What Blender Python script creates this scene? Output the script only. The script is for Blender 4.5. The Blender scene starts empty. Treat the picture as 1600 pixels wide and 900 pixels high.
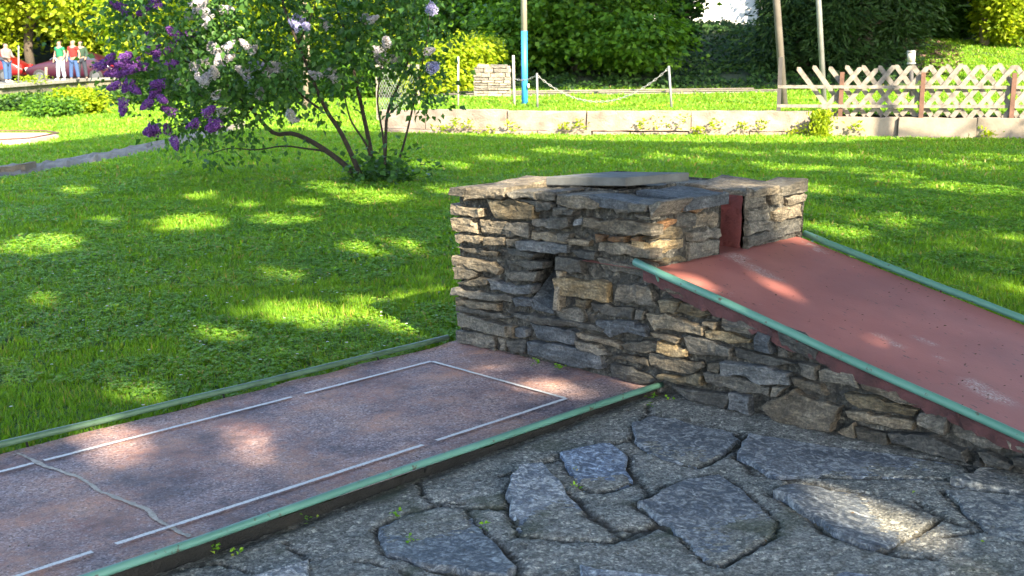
import bpy, math, random
import numpy as np
from mathutils import Vector, Matrix
from mathutils.geometry import delaunay_2d_cdt

# ------------------------------------------------------------------ camera
SC = bpy.context.scene
CAM = np.array([4.212, -4.067, 1.455])
HEAD = math.radians(43.167)          # heading, turned from +Y towards -X
PITCH = math.radians(11.37)
HV = np.array([-math.sin(HEAD), math.cos(HEAD), 0.0])   # horizontal viewing direction
RV = np.array([math.cos(HEAD), math.sin(HEAD), 0.0])    # to the right
cd = bpy.data.cameras.new('camera')
cam = bpy.data.objects.new('camera', cd)
SC.collection.objects.link(cam)
cam.location = CAM
cam.rotation_euler = (math.pi / 2 - PITCH, 0, HEAD)
cd.sensor_width = 36.0
cd.lens = 36.0 * 1850 / 1600
cd.clip_end = 600
cd.clip_start = 0.05
cd.dof.use_dof = True
cd.dof.focus_distance = 5.2
cd.dof.aperture_fstop = 9.0
SC.camera = cam

# ------------------------------------------------------------------ light
SUN_AZ, SUN_EL = math.radians(-20), math.radians(33)
SUN = np.array([math.cos(SUN_EL) * math.cos(SUN_AZ), math.cos(SUN_EL) * math.sin(SUN_AZ), math.sin(SUN_EL)])
w = bpy.data.worlds.new('World')
SC.world = w
w.use_nodes = True
nt = w.node_tree
bg = nt.nodes['Background']
sky = nt.nodes.new('ShaderNodeTexSky')
sky.sky_type = 'NISHITA'
sky.sun_disc = False
sky.sun_elevation = SUN_EL
sky.sun_rotation = math.atan2(SUN[0], SUN[1])
nt.links.new(sky.outputs[0], bg.inputs['Color'])
bg.inputs['Strength'].default_value = 0.15
sl = bpy.data.lights.new('sun', 'SUN')
sl.energy = 4.5
sl.angle = math.radians(0.53)
sl.color = (1.0, 0.87, 0.62)
so = bpy.data.objects.new('sun', sl)
SC.collection.objects.link(so)
so.location = SUN * 40
so.rotation_euler = Vector(SUN).to_track_quat('Z', 'Y').to_euler()
SC.view_settings.view_transform = 'Standard'
SC.view_settings.look = 'None'
SC.view_settings.exposure = 2.45
SC.view_settings.gamma = 1.0
SC.view_settings.use_curve_mapping = False
SC.render.engine = 'CYCLES'
SC.cycles.max_bounces = 8
SC.cycles.transparent_max_bounces = 6
SC.cycles.use_denoising = True
SC.cycles.sample_clamp_indirect = 6.0

# ------------------------------------------------------------------ helpers
COL = SC.collection
R = np.random.default_rng(7)

def cw(lat, d, z=0.0):
    """world point from metres to the right of and ahead of the camera, and height"""
    p = CAM + HV * d + RV * lat
    return np.array([p[0], p[1], z])

def pp(px, d, z=0.0):
    """world point at a bearing (photo column), ahead distance and height"""
    return cw((px - 800) / 1850 * (d * math.cos(PITCH) + (CAM[2] - z) * math.sin(PITCH)), d, z)

def mesh(name, V, F):
    me = bpy.data.meshes.new(name)
    if isinstance(F, np.ndarray):
        V = np.asarray(V, dtype=np.float32)
        n, k = F.shape
        me.vertices.add(len(V)); me.vertices.foreach_set('co', V.ravel())
        me.loops.add(n * k); me.loops.foreach_set('vertex_index', F.astype(np.int32).ravel())
        me.polygons.add(n)
        me.polygons.foreach_set('loop_start', np.arange(0, n * k, k, dtype=np.int32))
        me.update(calc_edges=True)
    else:
        me.from_pydata([tuple(map(float, v)) for v in V], [], F)
        me.update()
    return me

def obj(name, V, F, mat, parent=None, smooth=False, center=True):
    """one mesh object given in world coordinates, origin at its centre"""
    V = np.asarray(V, dtype=float)
    c = (V.min(0) + V.max(0)) / 2 if center else np.zeros(3)
    me = mesh(name, V - c, F)
    if mat is not None:
        me.materials.append(mat)
    if smooth:
        me.polygons.foreach_set('use_smooth', np.ones(len(me.polygons), dtype=bool))
    o = bpy.data.objects.new(name, me)
    COL.objects.link(o)
    o.location = c
    if parent is not None:
        o.parent = parent
        o.matrix_parent_inverse = world_of(parent).inverted()
    return o

def world_of(o):
    m = Matrix.LocRotScale(o.location, o.rotation_euler, o.scale)
    if o.parent is not None:
        m = world_of(o.parent) @ o.matrix_parent_inverse @ m
    return m

def thing(name, loc, label, cat, group=None):
    o = bpy.data.objects.new(name, None)
    o.empty_display_size = 0.1
    COL.objects.link(o)
    o.location = [float(v) for v in loc]
    tag(o, label, cat, group)
    return o

def tag(o, label, cat, group=None):
    o['label'] = label; o['category'] = cat
    if group: o['group'] = group
    return o

def kind(o, k, label=None):
    o['kind'] = k
    if label: o['label'] = label
    return o

def copy_tree(o, parent=None):
    c = o.copy(); COL.objects.link(c); c.parent = parent
    if parent is not None: c.matrix_parent_inverse = o.matrix_parent_inverse.copy()
    for ch in o.children: copy_tree(ch, c)
    return c

class MB:
    """collects shapes into one mesh"""
    def __init__(s): s.V = []; s.F = []
    def add(s, V, F):
        n = len(s.V); s.V += [tuple(map(float, v)) for v in V]; s.F += [tuple(i + n for i in f) for f in F]; return s
    def box(s, c, ax, ay, az):
        c = np.array(c, float); ax, ay, az = (np.array(a, float) / 2 for a in (ax, ay, az))
        V = [c + i * ax + j * ay + k * az for k in (-1, 1) for j in (-1, 1) for i in (-1, 1)]
        return s.add(V, [(0, 2, 3, 1), (4, 5, 7, 6), (0, 1, 5, 4), (1, 3, 7, 5), (3, 2, 6, 7), (2, 0, 4, 6)])
    def abox(s, x0, x1, y0, y1, z0, z1):
        return s.box(((x0 + x1) / 2, (y0 + y1) / 2, (z0 + z1) / 2), (x1 - x0, 0, 0), (0, y1 - y0, 0), (0, 0, z1 - z0))
    def tube(s, pts, rad, n=8, cap=True):
        pts = np.array(pts, float); rad = np.broadcast_to(np.array(rad, float), (len(pts),))
        V = []; F = []
        t0 = pts[1] - pts[0]
        u = np.cross(t0, [0, 0, 1.0]);
        if np.linalg.norm(u) < 1e-4: u = np.array([1.0, 0, 0])
        u /= np.linalg.norm(u)
        for i, p in enumerate(pts):
            t = pts[min(i + 1, len(pts) - 1)] - pts[max(i - 1, 0)]
            t = t / (np.linalg.norm(t) + 1e-9)
            u = u - t * (u @ t); u /= (np.linalg.norm(u) + 1e-9)
            v = np.cross(t, u)
            for k in range(n):
                a = 2 * math.pi * k / n
                V.append(p + rad[i] * (math.cos(a) * u + math.sin(a) * v))
        for i in range(len(pts) - 1):
            for k in range(n):
                a, b = i * n + k, i * n + (k + 1) % n
                F.append((a, b, b + n, a + n))
        if cap:
            F.append(tuple(range(n - 1, -1, -1))); F.append(tuple(range((len(pts) - 1) * n, len(pts) * n)))
        return s.add(V, F)
    def build(s, name, mat, parent=None, smooth=False): return obj(name, s.V, s.F, mat, parent, smooth)

# ------------------------------------------------------------------ materials
def newmat(name):
    m = bpy.data.materials.new(name); m.use_nodes = True
    t = m.node_tree
    return m, t, t.nodes['Principled BSDF']

def N(t, ty, **kw):
    n = t.nodes.new(ty)
    for k, v in kw.items():
        if k in n.inputs: n.inputs[k].default_value = v
        else: setattr(n, k, v)
    return n

def pos_scaled(t, sc):
    g = N(t, 'ShaderNodeNewGeometry')
    m = N(t, 'ShaderNodeMapping'); m.inputs['Scale'].default_value = sc
    t.links.new(g.outputs['Position'], m.inputs['Vector'])
    return m.outputs[0]

def noise(t, vec, scale, detail=4, rough=0.55, dist=0.0):
    n = N(t, 'ShaderNodeTexNoise'); n.inputs['Scale'].default_value = scale; n.inputs['Detail'].default_value = detail
    n.inputs['Roughness'].default_value = rough; n.inputs['Distortion'].default_value = dist
    t.links.new(vec, n.inputs['Vector']); return n.outputs['Fac']

def ramp(t, fac, stops, interp='LINEAR'):
    r = N(t, 'ShaderNodeValToRGB'); r.color_ramp.interpolation = interp
    e = r.color_ramp.elements
    while len(e) < len(stops): e.new(0.5)
    for el, (p, c) in zip(e, stops):
        el.position = p; el.color = (*c, 1) if len(c) == 3 else c
    t.links.new(fac, r.inputs['Fac']); return r.outputs['Color']

def mixc(t, fac, a, b, blend='MIX'):
    m = N(t, 'ShaderNodeMix'); m.data_type = 'RGBA'; m.blend_type = blend
    for sock, v in ((m.inputs[0], fac), (m.inputs[6], a), (m.inputs[7], b)):
        if hasattr(v, 'is_output') or isinstance(v, bpy.types.NodeSocket): t.links.new(v, sock)
        elif isinstance(v, (tuple, list)): sock.default_value = (*v, 1)
        else: sock.default_value = v
    return m.outputs[2]

def bump(t, bs, h, strength=0.5, dist=0.01):
    b = N(t, 'ShaderNodeBump'); b.inputs['Strength'].default_value = strength; b.inputs['Distance'].default_value = dist
    t.links.new(h, b.inputs['Height'])
    t.links.new(b.outputs[0], bs.inputs['Normal']); return b

def simple(name, col, rough=0.6, var=0.25, scale=6.0, metal=0.0, bmp=0.15, bdist=0.004, col2=None):
    m, t, b = newmat(name)
    v = pos_scaled(t, (1, 1, 1))
    f = noise(t, v, scale, 5)
    c2 = col2 if col2 else tuple(c * (1 - var) for c in col)
    c1 = tuple(min(1, c * (1 + var * 0.6)) for c in col)
    t.links.new(ramp(t, f, [(0.3, c2), (0.7, c1)]), b.inputs['Base Color'])
    b.inputs['Roughness'].default_value = rough; b.inputs['Metallic'].default_value = metal
    bump(t, b, noise(t, v, scale * 8, 4), bmp, bdist)
    return m

def leafmat(name, a, b_, trans=0.35, tcol=None, rough=0.45, inst=False):
    m, t, bs = newmat(name)
    g = N(t, 'ShaderNodeNewGeometry')
    fac = g.outputs['Random Per Island']
    if inst:
        oi = N(t, 'ShaderNodeObjectInfo'); ad = N(t, 'ShaderNodeMath', operation='ADD'); t.links.new(fac, ad.inputs[0]); t.links.new(oi.outputs['Random'], ad.inputs[1])
        fr = N(t, 'ShaderNodeMath', operation='FRACT'); t.links.new(ad.outputs[0], fr.inputs[0]); fac = fr.outputs[0]
    c = ramp(t, fac, [(0.0, a), (1.0, b_)] if not inst else [(0.0, a), (0.9, b_), (0.96, (0.34, 0.30, 0.10))])
    if inst:
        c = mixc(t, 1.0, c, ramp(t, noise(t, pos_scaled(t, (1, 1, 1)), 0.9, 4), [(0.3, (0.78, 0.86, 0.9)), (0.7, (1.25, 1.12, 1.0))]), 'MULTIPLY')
    t.links.new(c, bs.inputs['Base Color'])
    bs.inputs['Roughness'].default_value = rough
    bs.inputs['Specular IOR Level'].default_value = 0.25
    tr = N(t, 'ShaderNodeBsdfTranslucent')
    tc = tcol or (1.6, 1.5, 0.5)
    t.links.new(mixc(t, 1.0, c, tc, 'MULTIPLY'), tr.inputs['Color'])
    mx = N(t, 'ShaderNodeMixShader'); mx.inputs[0].default_value = trans
    t.links.new(bs.outputs[0], mx.inputs[1]); t.links.new(tr.outputs[0], mx.inputs[2])
    t.links.new(mx.outputs[0], t.nodes['Material Output'].inputs['Surface'])
    return m

def slate(name, cols, gscale=(5, 5, 60), flat=False):
    """layered schist: bedding stripes, blotches, lichen specks, rough relief"""
    m, t, b = newmat(name)
    bed = pos_scaled(t, gscale)
    p1 = pos_scaled(t, (1, 1, 1))
    oi = N(t, 'ShaderNodeObjectInfo')
    nb = noise(t, bed, 1.6, 6, 0.65, 0.6)
    nl = noise(t, p1, 9, 5, 0.6)
    nf = noise(t, p1, 90, 5, 0.65)
    base = ramp(t, nl, [(0.25, cols[0]), (0.5, cols[1]), (0.75, cols[2])])
    k = ramp(t, nb, [(0.32, (0.32, 0.32, 0.32)), (0.5, (0.9, 0.9, 0.9)), (0.66, (1.35, 1.33, 1.3))])
    c = mixc(t, 0.5, base, k, 'MULTIPLY')
    nc = noise(t, pos_scaled(t, (1, 1, 2.2)), 30, 6, 0.72, 0.3)
    c = mixc(t, 0.8, c, ramp(t, nc, [(0.36, (0.42, 0.42, 0.44)), (0.5, (0.95, 0.95, 0.95)), (0.64, (1.5, 1.46, 1.4))]), 'MULTIPLY')
    spk = ramp(t, nf, [(0.35, (0.5, 0.5, 0.5)), (0.52, (1, 1, 1)), (0.66, (1.7, 1.66, 1.6))])
    c = mixc(t, 0.75, c, spk, 'MULTIPLY')
    rv = ramp(t, oi.outputs['Random'], [(0, (0.42, 0.44, 0.47)), (0.5, (0.76, 0.75, 0.74)), (1, (1.15, 1.10, 1.02))])
    c = mixc(t, 1.0, c, rv, 'MULTIPLY')
    t.links.new(c, b.inputs['Base Color'])
    b.inputs['Roughness'].default_value = 0.72
    b.inputs['Specular IOR Level'].default_value = 0.35
    h = N(t, 'ShaderNodeMath', operation='ADD')
    t.links.new(nb, h.inputs[0])
    h2 = N(t, 'ShaderNodeMath', operation='MULTIPLY'); t.links.new(nf, h2.inputs[0]); h2.inputs[1].default_value = 0.5
    t.links.new(h2.outputs[0], h.inputs[1])
    h3 = N(t, 'ShaderNodeMath', operation='MULTIPLY_ADD'); t.links.new(nc, h3.inputs[0]); h3.inputs[1].default_value = 1.1; t.links.new(h.outputs[0], h3.inputs[2])
    bump(t, b, h3.outputs[0], 1.0, 0.014)
    return m

M = {}
M['g'] = slate('slate_grey', [(0.075, 0.073, 0.069), (0.155, 0.148, 0.137), (0.27, 0.255, 0.23)])
M['b'] = slate('slate_blue', [(0.075, 0.088, 0.108), (0.15, 0.165, 0.19), (0.29, 0.30, 0.325)])
M['t'] = slate('slate_tan', [(0.11, 0.092, 0.07), (0.205, 0.175, 0.137), (0.34, 0.30, 0.245)])
M['o'] = slate('slate_ochre', [(0.15, 0.11, 0.062), (0.25, 0.195, 0.12), (0.38, 0.33, 0.245)])
M['r'] = slate('slate_rust', [(0.13, 0.065, 0.03), (0.22, 0.12, 0.06), (0.27, 0.20, 0.13)])
def flag_mat(tint=(1, 1, 1)):
    """blue-grey cleft slate with pale mica mottling"""
    m, t, b = newmat('flagstone_slate')
    p = pos_scaled(t, (1, 1, 1)); bed = pos_scaled(t, (9, 20, 20)); oi = N(t, 'ShaderNodeObjectInfo')
    n1 = noise(t, p, 5, 6, 0.6); n2 = noise(t, bed, 2.2, 6, 0.7, 1.2); n3 = noise(t, p, 70, 4, 0.7); n4 = noise(t, p, 22, 6, 0.7, 1.5)
    c = ramp(t, n1, [(0.3, (0.05, 0.064, 0.092)), (0.5, (0.09, 0.108, 0.14)), (0.72, (0.165, 0.18, 0.205))])
    c = mixc(t, ramp(t, n4, [(0.47, (0,) * 3), (0.56, (.55,) * 3), (0.66, (1,) * 3)]), c, (0.40, 0.42, 0.44))
    c = mixc(t, 0.8, c, ramp(t, n2, [(0.32, (0.5, 0.5, 0.5)), (0.55, (1.05,) * 3), (0.7, (1.4,) * 3)]), 'MULTIPLY')
    c = mixc(t, 0.8, c, ramp(t, n3, [(0.36, (0.5,) * 3), (0.5, (1,) * 3), (0.64, (1.75,) * 3)]), 'MULTIPLY')
    c = mixc(t, 1.0, c, ramp(t, oi.outputs['Random'], [(0, (0.8, 0.82, 0.85)), (0.6, (1.05, 1.03, 1.0)), (1, (1.1, 1.12, 1.2))]), 'MULTIPLY')
    c = mixc(t, 1.0, c, tint, 'MULTIPLY')
    t.links.new(c, b.inputs['Base Color']); b.inputs['Roughness'].default_value = 0.62
    h = N(t, 'ShaderNodeMath', operation='ADD'); t.links.new(n2, h.inputs[0]); t.links.new(n4, h.inputs[1])
    h2 = N(t, 'ShaderNodeMath', operation='MULTIPLY_ADD'); t.links.new(n3, h2.inputs[0]); h2.inputs[1].default_value = .4; t.links.new(h.outputs[0], h2.inputs[2])
    bump(t, b, h2.outputs[0], 1.0, 0.016)
    return m
M['flag'] = flag_mat()
M['flag_blue'] = flag_mat((1.35, 1.5, 1.75))
M['flag_light'] = flag_mat((1.5, 1.5, 1.5))
M['flag_warm'] = flag_mat((1.5, 1.38, 1.2))
M['pale'] = slate('pale_stone', [(0.20, 0.175, 0.15), (0.30, 0.265, 0.22), (0.40, 0.36, 0.30)])

def mortar_mat(name, dark, mid, light, speck=130, crack=True):
    m, t, b = newmat(name)
    p = pos_scaled(t, (1, 1, 1))
    n1 = noise(t, p, 5, 5); n2 = noise(t, p, speck, 4, 0.7); n3 = noise(t, p, 28, 5, 0.6)
    vo = N(t, 'ShaderNodeTexVoronoi'); vo.inputs['Scale'].default_value = speck * 0.9; t.links.new(p, vo.inputs['Vector'])
    c = ramp(t, n3, [(0.3, dark), (0.52, mid), (0.75, light)])
    c = mixc(t, 0.55, c, ramp(t, n1, [(0.3, (0.55, 0.55, 0.5)), (0.7, (1.25, 1.2, 1.15))]), 'MULTIPLY')
    c = mixc(t, 0.8, c, ramp(t, n2, [(0.34, (0.35, 0.35, 0.35)), (0.5, (1, 1, 1)), (0.68, (1.9, 1.85, 1.75))]), 'MULTIPLY')
    vs = N(t, 'ShaderNodeTexVoronoi'); vs.inputs['Scale'].default_value = speck * .75; t.links.new(p, vs.inputs['Vector'])
    c = mixc(t, 0.85, c, ramp(t, vs.outputs['Color'], [(0.15, (0.45,) * 3), (0.5, (0.95,) * 3), (0.72, (1.2,) * 3), (0.9, (2.3, 2.25, 2.1))]), 'MULTIPLY')
    if crack:
        at = N(t, 'ShaderNodeAttribute'); at.attribute_name = 'soil'
        c = mixc(t, at.outputs['Fac'], c, (0.035, 0.027, 0.018))
        at2 = N(t, 'ShaderNodeAttribute'); at2.attribute_name = 'moss'
        c = mixc(t, at2.outputs['Fac'], c, (0.05, 0.06, 0.025))
    t.links.new(c, b.inputs['Base Color']); b.inputs['Roughness'].default_value = 0.9
    h = N(t, 'ShaderNodeMath', operation='ADD'); t.links.new(n2, h.inputs[0]); t.links.new(vo.outputs['Distance'], h.inputs[1])
    bump(t, b, h.outputs[0], 0.8, 0.006)
    return m
M['mortar'] = mortar_mat('mortar', (0.018, 0.017, 0.016), (0.052, 0.049, 0.045), (0.125, 0.118, 0.108), 100, False)
M['paving'] = mortar_mat('paving_concrete', (0.13, 0.13, 0.122), (0.235, 0.232, 0.22), (0.36, 0.352, 0.33), 130)

def red_lane():
    m, t, b = newmat('worn_red_paint')
    p = pos_scaled(t, (1, 1, 1)); st = pos_scaled(t, (1.0, 0.75, 1))
    big = noise(t, st, 2.6, 7, 0.66, 0.5); fine = noise(t, p, 150, 3, 0.75); mid = noise(t, p, 34, 4, 0.7)
    vs = N(t, 'ShaderNodeTexVoronoi'); vs.inputs['Scale'].default_value = 135; t.links.new(p, vs.inputs['Vector'])
    red = ramp(t, noise(t, p, 5, 5), [(0.3, (0.33, 0.15, 0.12)), (0.7, (0.47, 0.26, 0.185))])
    agg = ramp(t, vs.outputs['Color'], [(0.15, (0.13, 0.095, 0.105)), (0.45, (0.29, 0.205, 0.205)), (0.7, (0.37, 0.275, 0.27)), (0.92, (0.54, 0.44, 0.44))])
    w1 = N(t, 'ShaderNodeMath', operation='MULTIPLY_ADD'); t.links.new(mid, w1.inputs[0]); w1.inputs[1].default_value = 0.55; t.links.new(big, w1.inputs[2])
    wear = ramp(t, w1.outputs[0], [(0.64, (0.10,) * 3), (0.75, (0.6,) * 3), (0.88, (0.95,) * 3)])
    c = mixc(t, wear, red, agg)
    c = mixc(t, 0.6, c, ramp(t, fine, [(0.36, (0.6,) * 3), (0.5, (1,) * 3), (0.64, (1.45,) * 3)]), 'MULTIPLY')
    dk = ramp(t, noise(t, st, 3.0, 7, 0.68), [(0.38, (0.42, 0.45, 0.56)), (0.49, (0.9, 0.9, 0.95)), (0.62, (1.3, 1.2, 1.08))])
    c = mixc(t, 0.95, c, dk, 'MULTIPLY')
    t.links.new(c, b.inputs['Base Color']); b.inputs['Roughness'].default_value = 0.75
    bump(t, b, fine, 0.6, 0.005)
    return m
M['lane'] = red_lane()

def red_deck():
    m, t, b = newmat('red_ramp_paint')
    p = pos_scaled(t, (1, 1, 1))
    red = ramp(t, noise(t, p, 3.5, 5), [(0.3, (0.285, 0.093, 0.082)), (0.7, (0.35, 0.13, 0.112))])
    red = mixc(t, 0.6, red, ramp(t, noise(t, p, 1.6, 5), [(0.35, (0.72, 0.74, 0.80)), (0.65, (1.18, 1.14, 1.12))]), 'MULTIPLY')
    big = noise(t, p, 3.1, 3, 0.5); fine = noise(t, p, 60, 4, 0.7)
    a = N(t, 'ShaderNodeMath', operation='MULTIPLY_ADD'); t.links.new(fine, a.inputs[0]); a.inputs[1].default_value = 0.35; t.links.new(big, a.inputs[2])
    wm = ramp(t, a.outputs[0], [(0.895, (0,) * 3), (0.96, (0.75,) * 3)])
    c = mixc(t, wm, red, (0.42, 0.36, 0.36))
    chip = ramp(t, noise(t, pos_scaled(t, (30, 62, 40)), 1.0, 2, 0.5), [(0.69, (0,) * 3), (0.715, (0.85,) * 3)])
    c = mixc(t, chip, c, (0.07, 0.045, 0.045))
    at = N(t, 'ShaderNodeAttribute'); at.attribute_name = 'worn'
    ag = ramp(t, noise(t, p, 120, 3, .7), [(0.38, (0.2, 0.12, 0.115)), (0.6, (0.52, 0.44, 0.43))])
    at_n = N(t, 'ShaderNodeMath', operation='MULTIPLY'); t.links.new(at.outputs['Fac'], at_n.inputs[0])
    t.links.new(ramp(t, fine, [(0.35, (0,) * 3), (0.6, (1,) * 3)]), at_n.inputs[1])
    c = mixc(t, at_n.outputs[0], c, ag)
    t.links.new(c, b.inputs['Base Color']); b.inputs['Roughness'].default_value = 0.55
    bump(t, b, noise(t, p, 90, 4), 0.25, 0.003)
    return m
M['deck'] = red_deck()
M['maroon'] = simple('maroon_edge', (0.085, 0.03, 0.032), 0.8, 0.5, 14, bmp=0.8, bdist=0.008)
M['slotred'] = simple('slot_red_shaded', (0.15, 0.038, 0.038), 0.7, 0.45, 9, bmp=0.9, bdist=0.008)  # lining red, taken darker to stand in for shade inside the slot

def tube_paint():
    m, t, b = newmat('sea_green_tube_paint')
    p = pos_scaled(t, (1, 1, 1))
    c = ramp(t, noise(t, p, 2.5, 4), [(0.3, (0.075, 0.20, 0.16)), (0.7, (0.125, 0.29, 0.24))])
    ch = ramp(t, noise(t, p, 26, 4, 0.6), [(0.63, (0,) * 3), (0.68, (0.9,) * 3)])
    c = mixc(t, ch, c, (0.07, 0.045, 0.03))
    t.links.new(c, b.inputs['Base Color']); b.inputs['Roughness'].default_value = 0.42
    bump(t, b, noise(t, p, 60, 3), 0.15, 0.002)
    return m
M['tube'] = tube_paint()
M['tube_olive'] = simple('weathered_green_tube_paint', (0.085, 0.155, 0.10), 0.36, 0.35, 12, bmp=0.1)

def worn_white():
    m, t, b = newmat('worn_white_line')
    p = pos_scaled(t, (1, 1, 1))
    f = ramp(t, noise(t, p, 110, 4, 0.7), [(0.3, (0.42, 0.38, 0.38)), (0.5, (0.74, 0.72, 0.71))])
    t.links.new(f, b.inputs['Base Color']); b.inputs['Roughness'].default_value = 0.7
    return m
M['white'] = worn_white()
M['seal'] = simple('sealant', (0.44, 0.365, 0.30), 0.6, 0.35, 40, bmp=0.5)
M['concrete'] = simple('concrete', (0.27, 0.255, 0.23), 0.85, 0.35, 9, bmp=0.5, bdist=0.006)
M['slab'] = simple('weathered_slab', (0.115, 0.118, 0.12), 0.8, 0.35, 14, bmp=0.5, bdist=0.004)
M['kerb'] = simple('dark_kerb', (0.013, 0.012, 0.010), 0.9, 0.45, 14, bmp=0.8, bdist=0.01)
M['wallstone'] = simple('pale_wall', (0.235, 0.185, 0.155), 0.9, 0.4, 4, bmp=0.7, bdist=0.02)
M['wallblock'] = simple('concrete_block', (0.225, 0.185, 0.145), 0.9, 0.3, 3, bmp=0.5, bdist=0.01)
M['pathstone'] = simple('path_stone', (0.185, 0.155, 0.12), 0.9, 0.4, 3.5, bmp=0.8, bdist=0.02)
M['bark'] = simple('bark', (0.075, 0.058, 0.043), 0.95, 0.5, 14, bmp=0.9, bdist=0.015)
M['lilacbark'] = simple('lilac_bark', (0.038, 0.028, 0.02), 0.95, 0.45, 22, bmp=0.8, bdist=0.01)
M['palebark'] = simple('pale_bark', (0.20, 0.165, 0.12), 0.95, 0.4, 9, bmp=0.8, bdist=0.015)
M['soil'] = simple('soil', (0.06, 0.045, 0.03), 0.95, 0.4, 5, bmp=0.8, bdist=0.02)
M['litter'] = simple('leaf_litter', (0.15, 0.095, 0.06), 0.95, 0.5, 9, bmp=0.8, bdist=0.02)
M['turf'] = simple('turf', (0.085, 0.165, 0.014), 0.95, 0.3, 8, bmp=0.8, bdist=0.02, col2=(0.03, 0.06, 0.01))
M['bankturf'] = simple('bank_turf', (0.03, 0.055, 0.014), 0.95, 0.5, 3, bmp=0.8, bdist=0.03, col2=(0.018, 0.022, 0.009))
M['fencewood'] = simple('weathered_fence_wood', (0.195, 0.17, 0.145), 0.85, 0.5, 11, bmp=0.4)
M['brownpost'] = simple('brown_post', (0.11, 0.052, 0.034), 0.8, 0.3, 9)
M['darkpost'] = simple('dark_post', (0.05, 0.045, 0.045), 0.7, 0.3, 9)
M['greypole'] = simple('grey_pole', (0.13, 0.112, 0.095), 0.7, 0.25, 5)
M['steel'] = simple('galvanised_steel', (0.24, 0.24, 0.235), 0.5, 0.2, 8, metal=0.3)
M['polewhite'] = simple('white_pole', (0.40, 0.36, 0.30), 0.5, 0.1, 3)
M['poleblue'] = simple('blue_pole', (0.035, 0.26, 0.60), 0.5, 0.12, 3)
M['render'] = simple('white_render', (0.80, 0.79, 0.76), 0.9, 0.06, 3)
M['roof'] = simple('brown_roof', (0.14, 0.075, 0.05), 0.9, 0.3, 8)
M['glass'] = simple('dark_glass', (0.03, 0.035, 0.045), 0.1, 0.1, 3, bmp=0.0)
M['leaf_dark'] = leafmat('leaf_dark', (0.016, 0.045, 0.008), (0.062, 0.135, 0.016), 0.35)
M['leaf_mid'] = leafmat('leaf_mid', (0.030, 0.095, 0.010), (0.13, 0.26, 0.02), 0.42)
M['leaf_bright'] = leafmat('leaf_bright', (0.16, 0.26, 0.012), (0.36, 0.42, 0.022), 0.5)
M['leaf_yew'] = leafmat('leaf_yew', (0.010, 0.028, 0.006), (0.034, 0.078, 0.013), 0.2, rough=0.65)
M['leaf_lilac'] = leafmat('leaf_lilac', (0.026, 0.078, 0.022), (0.085, 0.185, 0.038), 0.38, (1.5, 1.5, 0.45), 0.4)
M['leaf_ivy'] = leafmat('leaf_ivy', (0.012, 0.038, 0.007), (0.042, 0.095, 0.014), 0.25, rough=0.6)
M['leaf_canopy'] = leafmat('leaf_canopy', (0.03, 0.075, 0.012), (0.07, 0.14, 0.02), 0.12)
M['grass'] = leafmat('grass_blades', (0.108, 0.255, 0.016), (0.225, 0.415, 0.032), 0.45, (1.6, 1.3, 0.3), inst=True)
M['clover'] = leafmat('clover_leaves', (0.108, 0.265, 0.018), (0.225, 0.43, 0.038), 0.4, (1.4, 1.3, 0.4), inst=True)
M['purple'] = leafmat('purple_lilac', (0.085, 0.022, 0.17), (0.26, 0.10, 0.40), 0.3, (1.2, 1.0, 1.2), 0.7)
M['mauve'] = leafmat('pale_lilac', (0.36, 0.34, 0.40), (0.58, 0.54, 0.58), 0.3, (1.0, 1.0, 1.0), 0.7)
M['lavender'] = leafmat('blue_lilac', (0.34, 0.32, 0.60), (0.52, 0.50, 0.76), 0.3, (1.0, 1.0, 1.0), 0.7)
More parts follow.
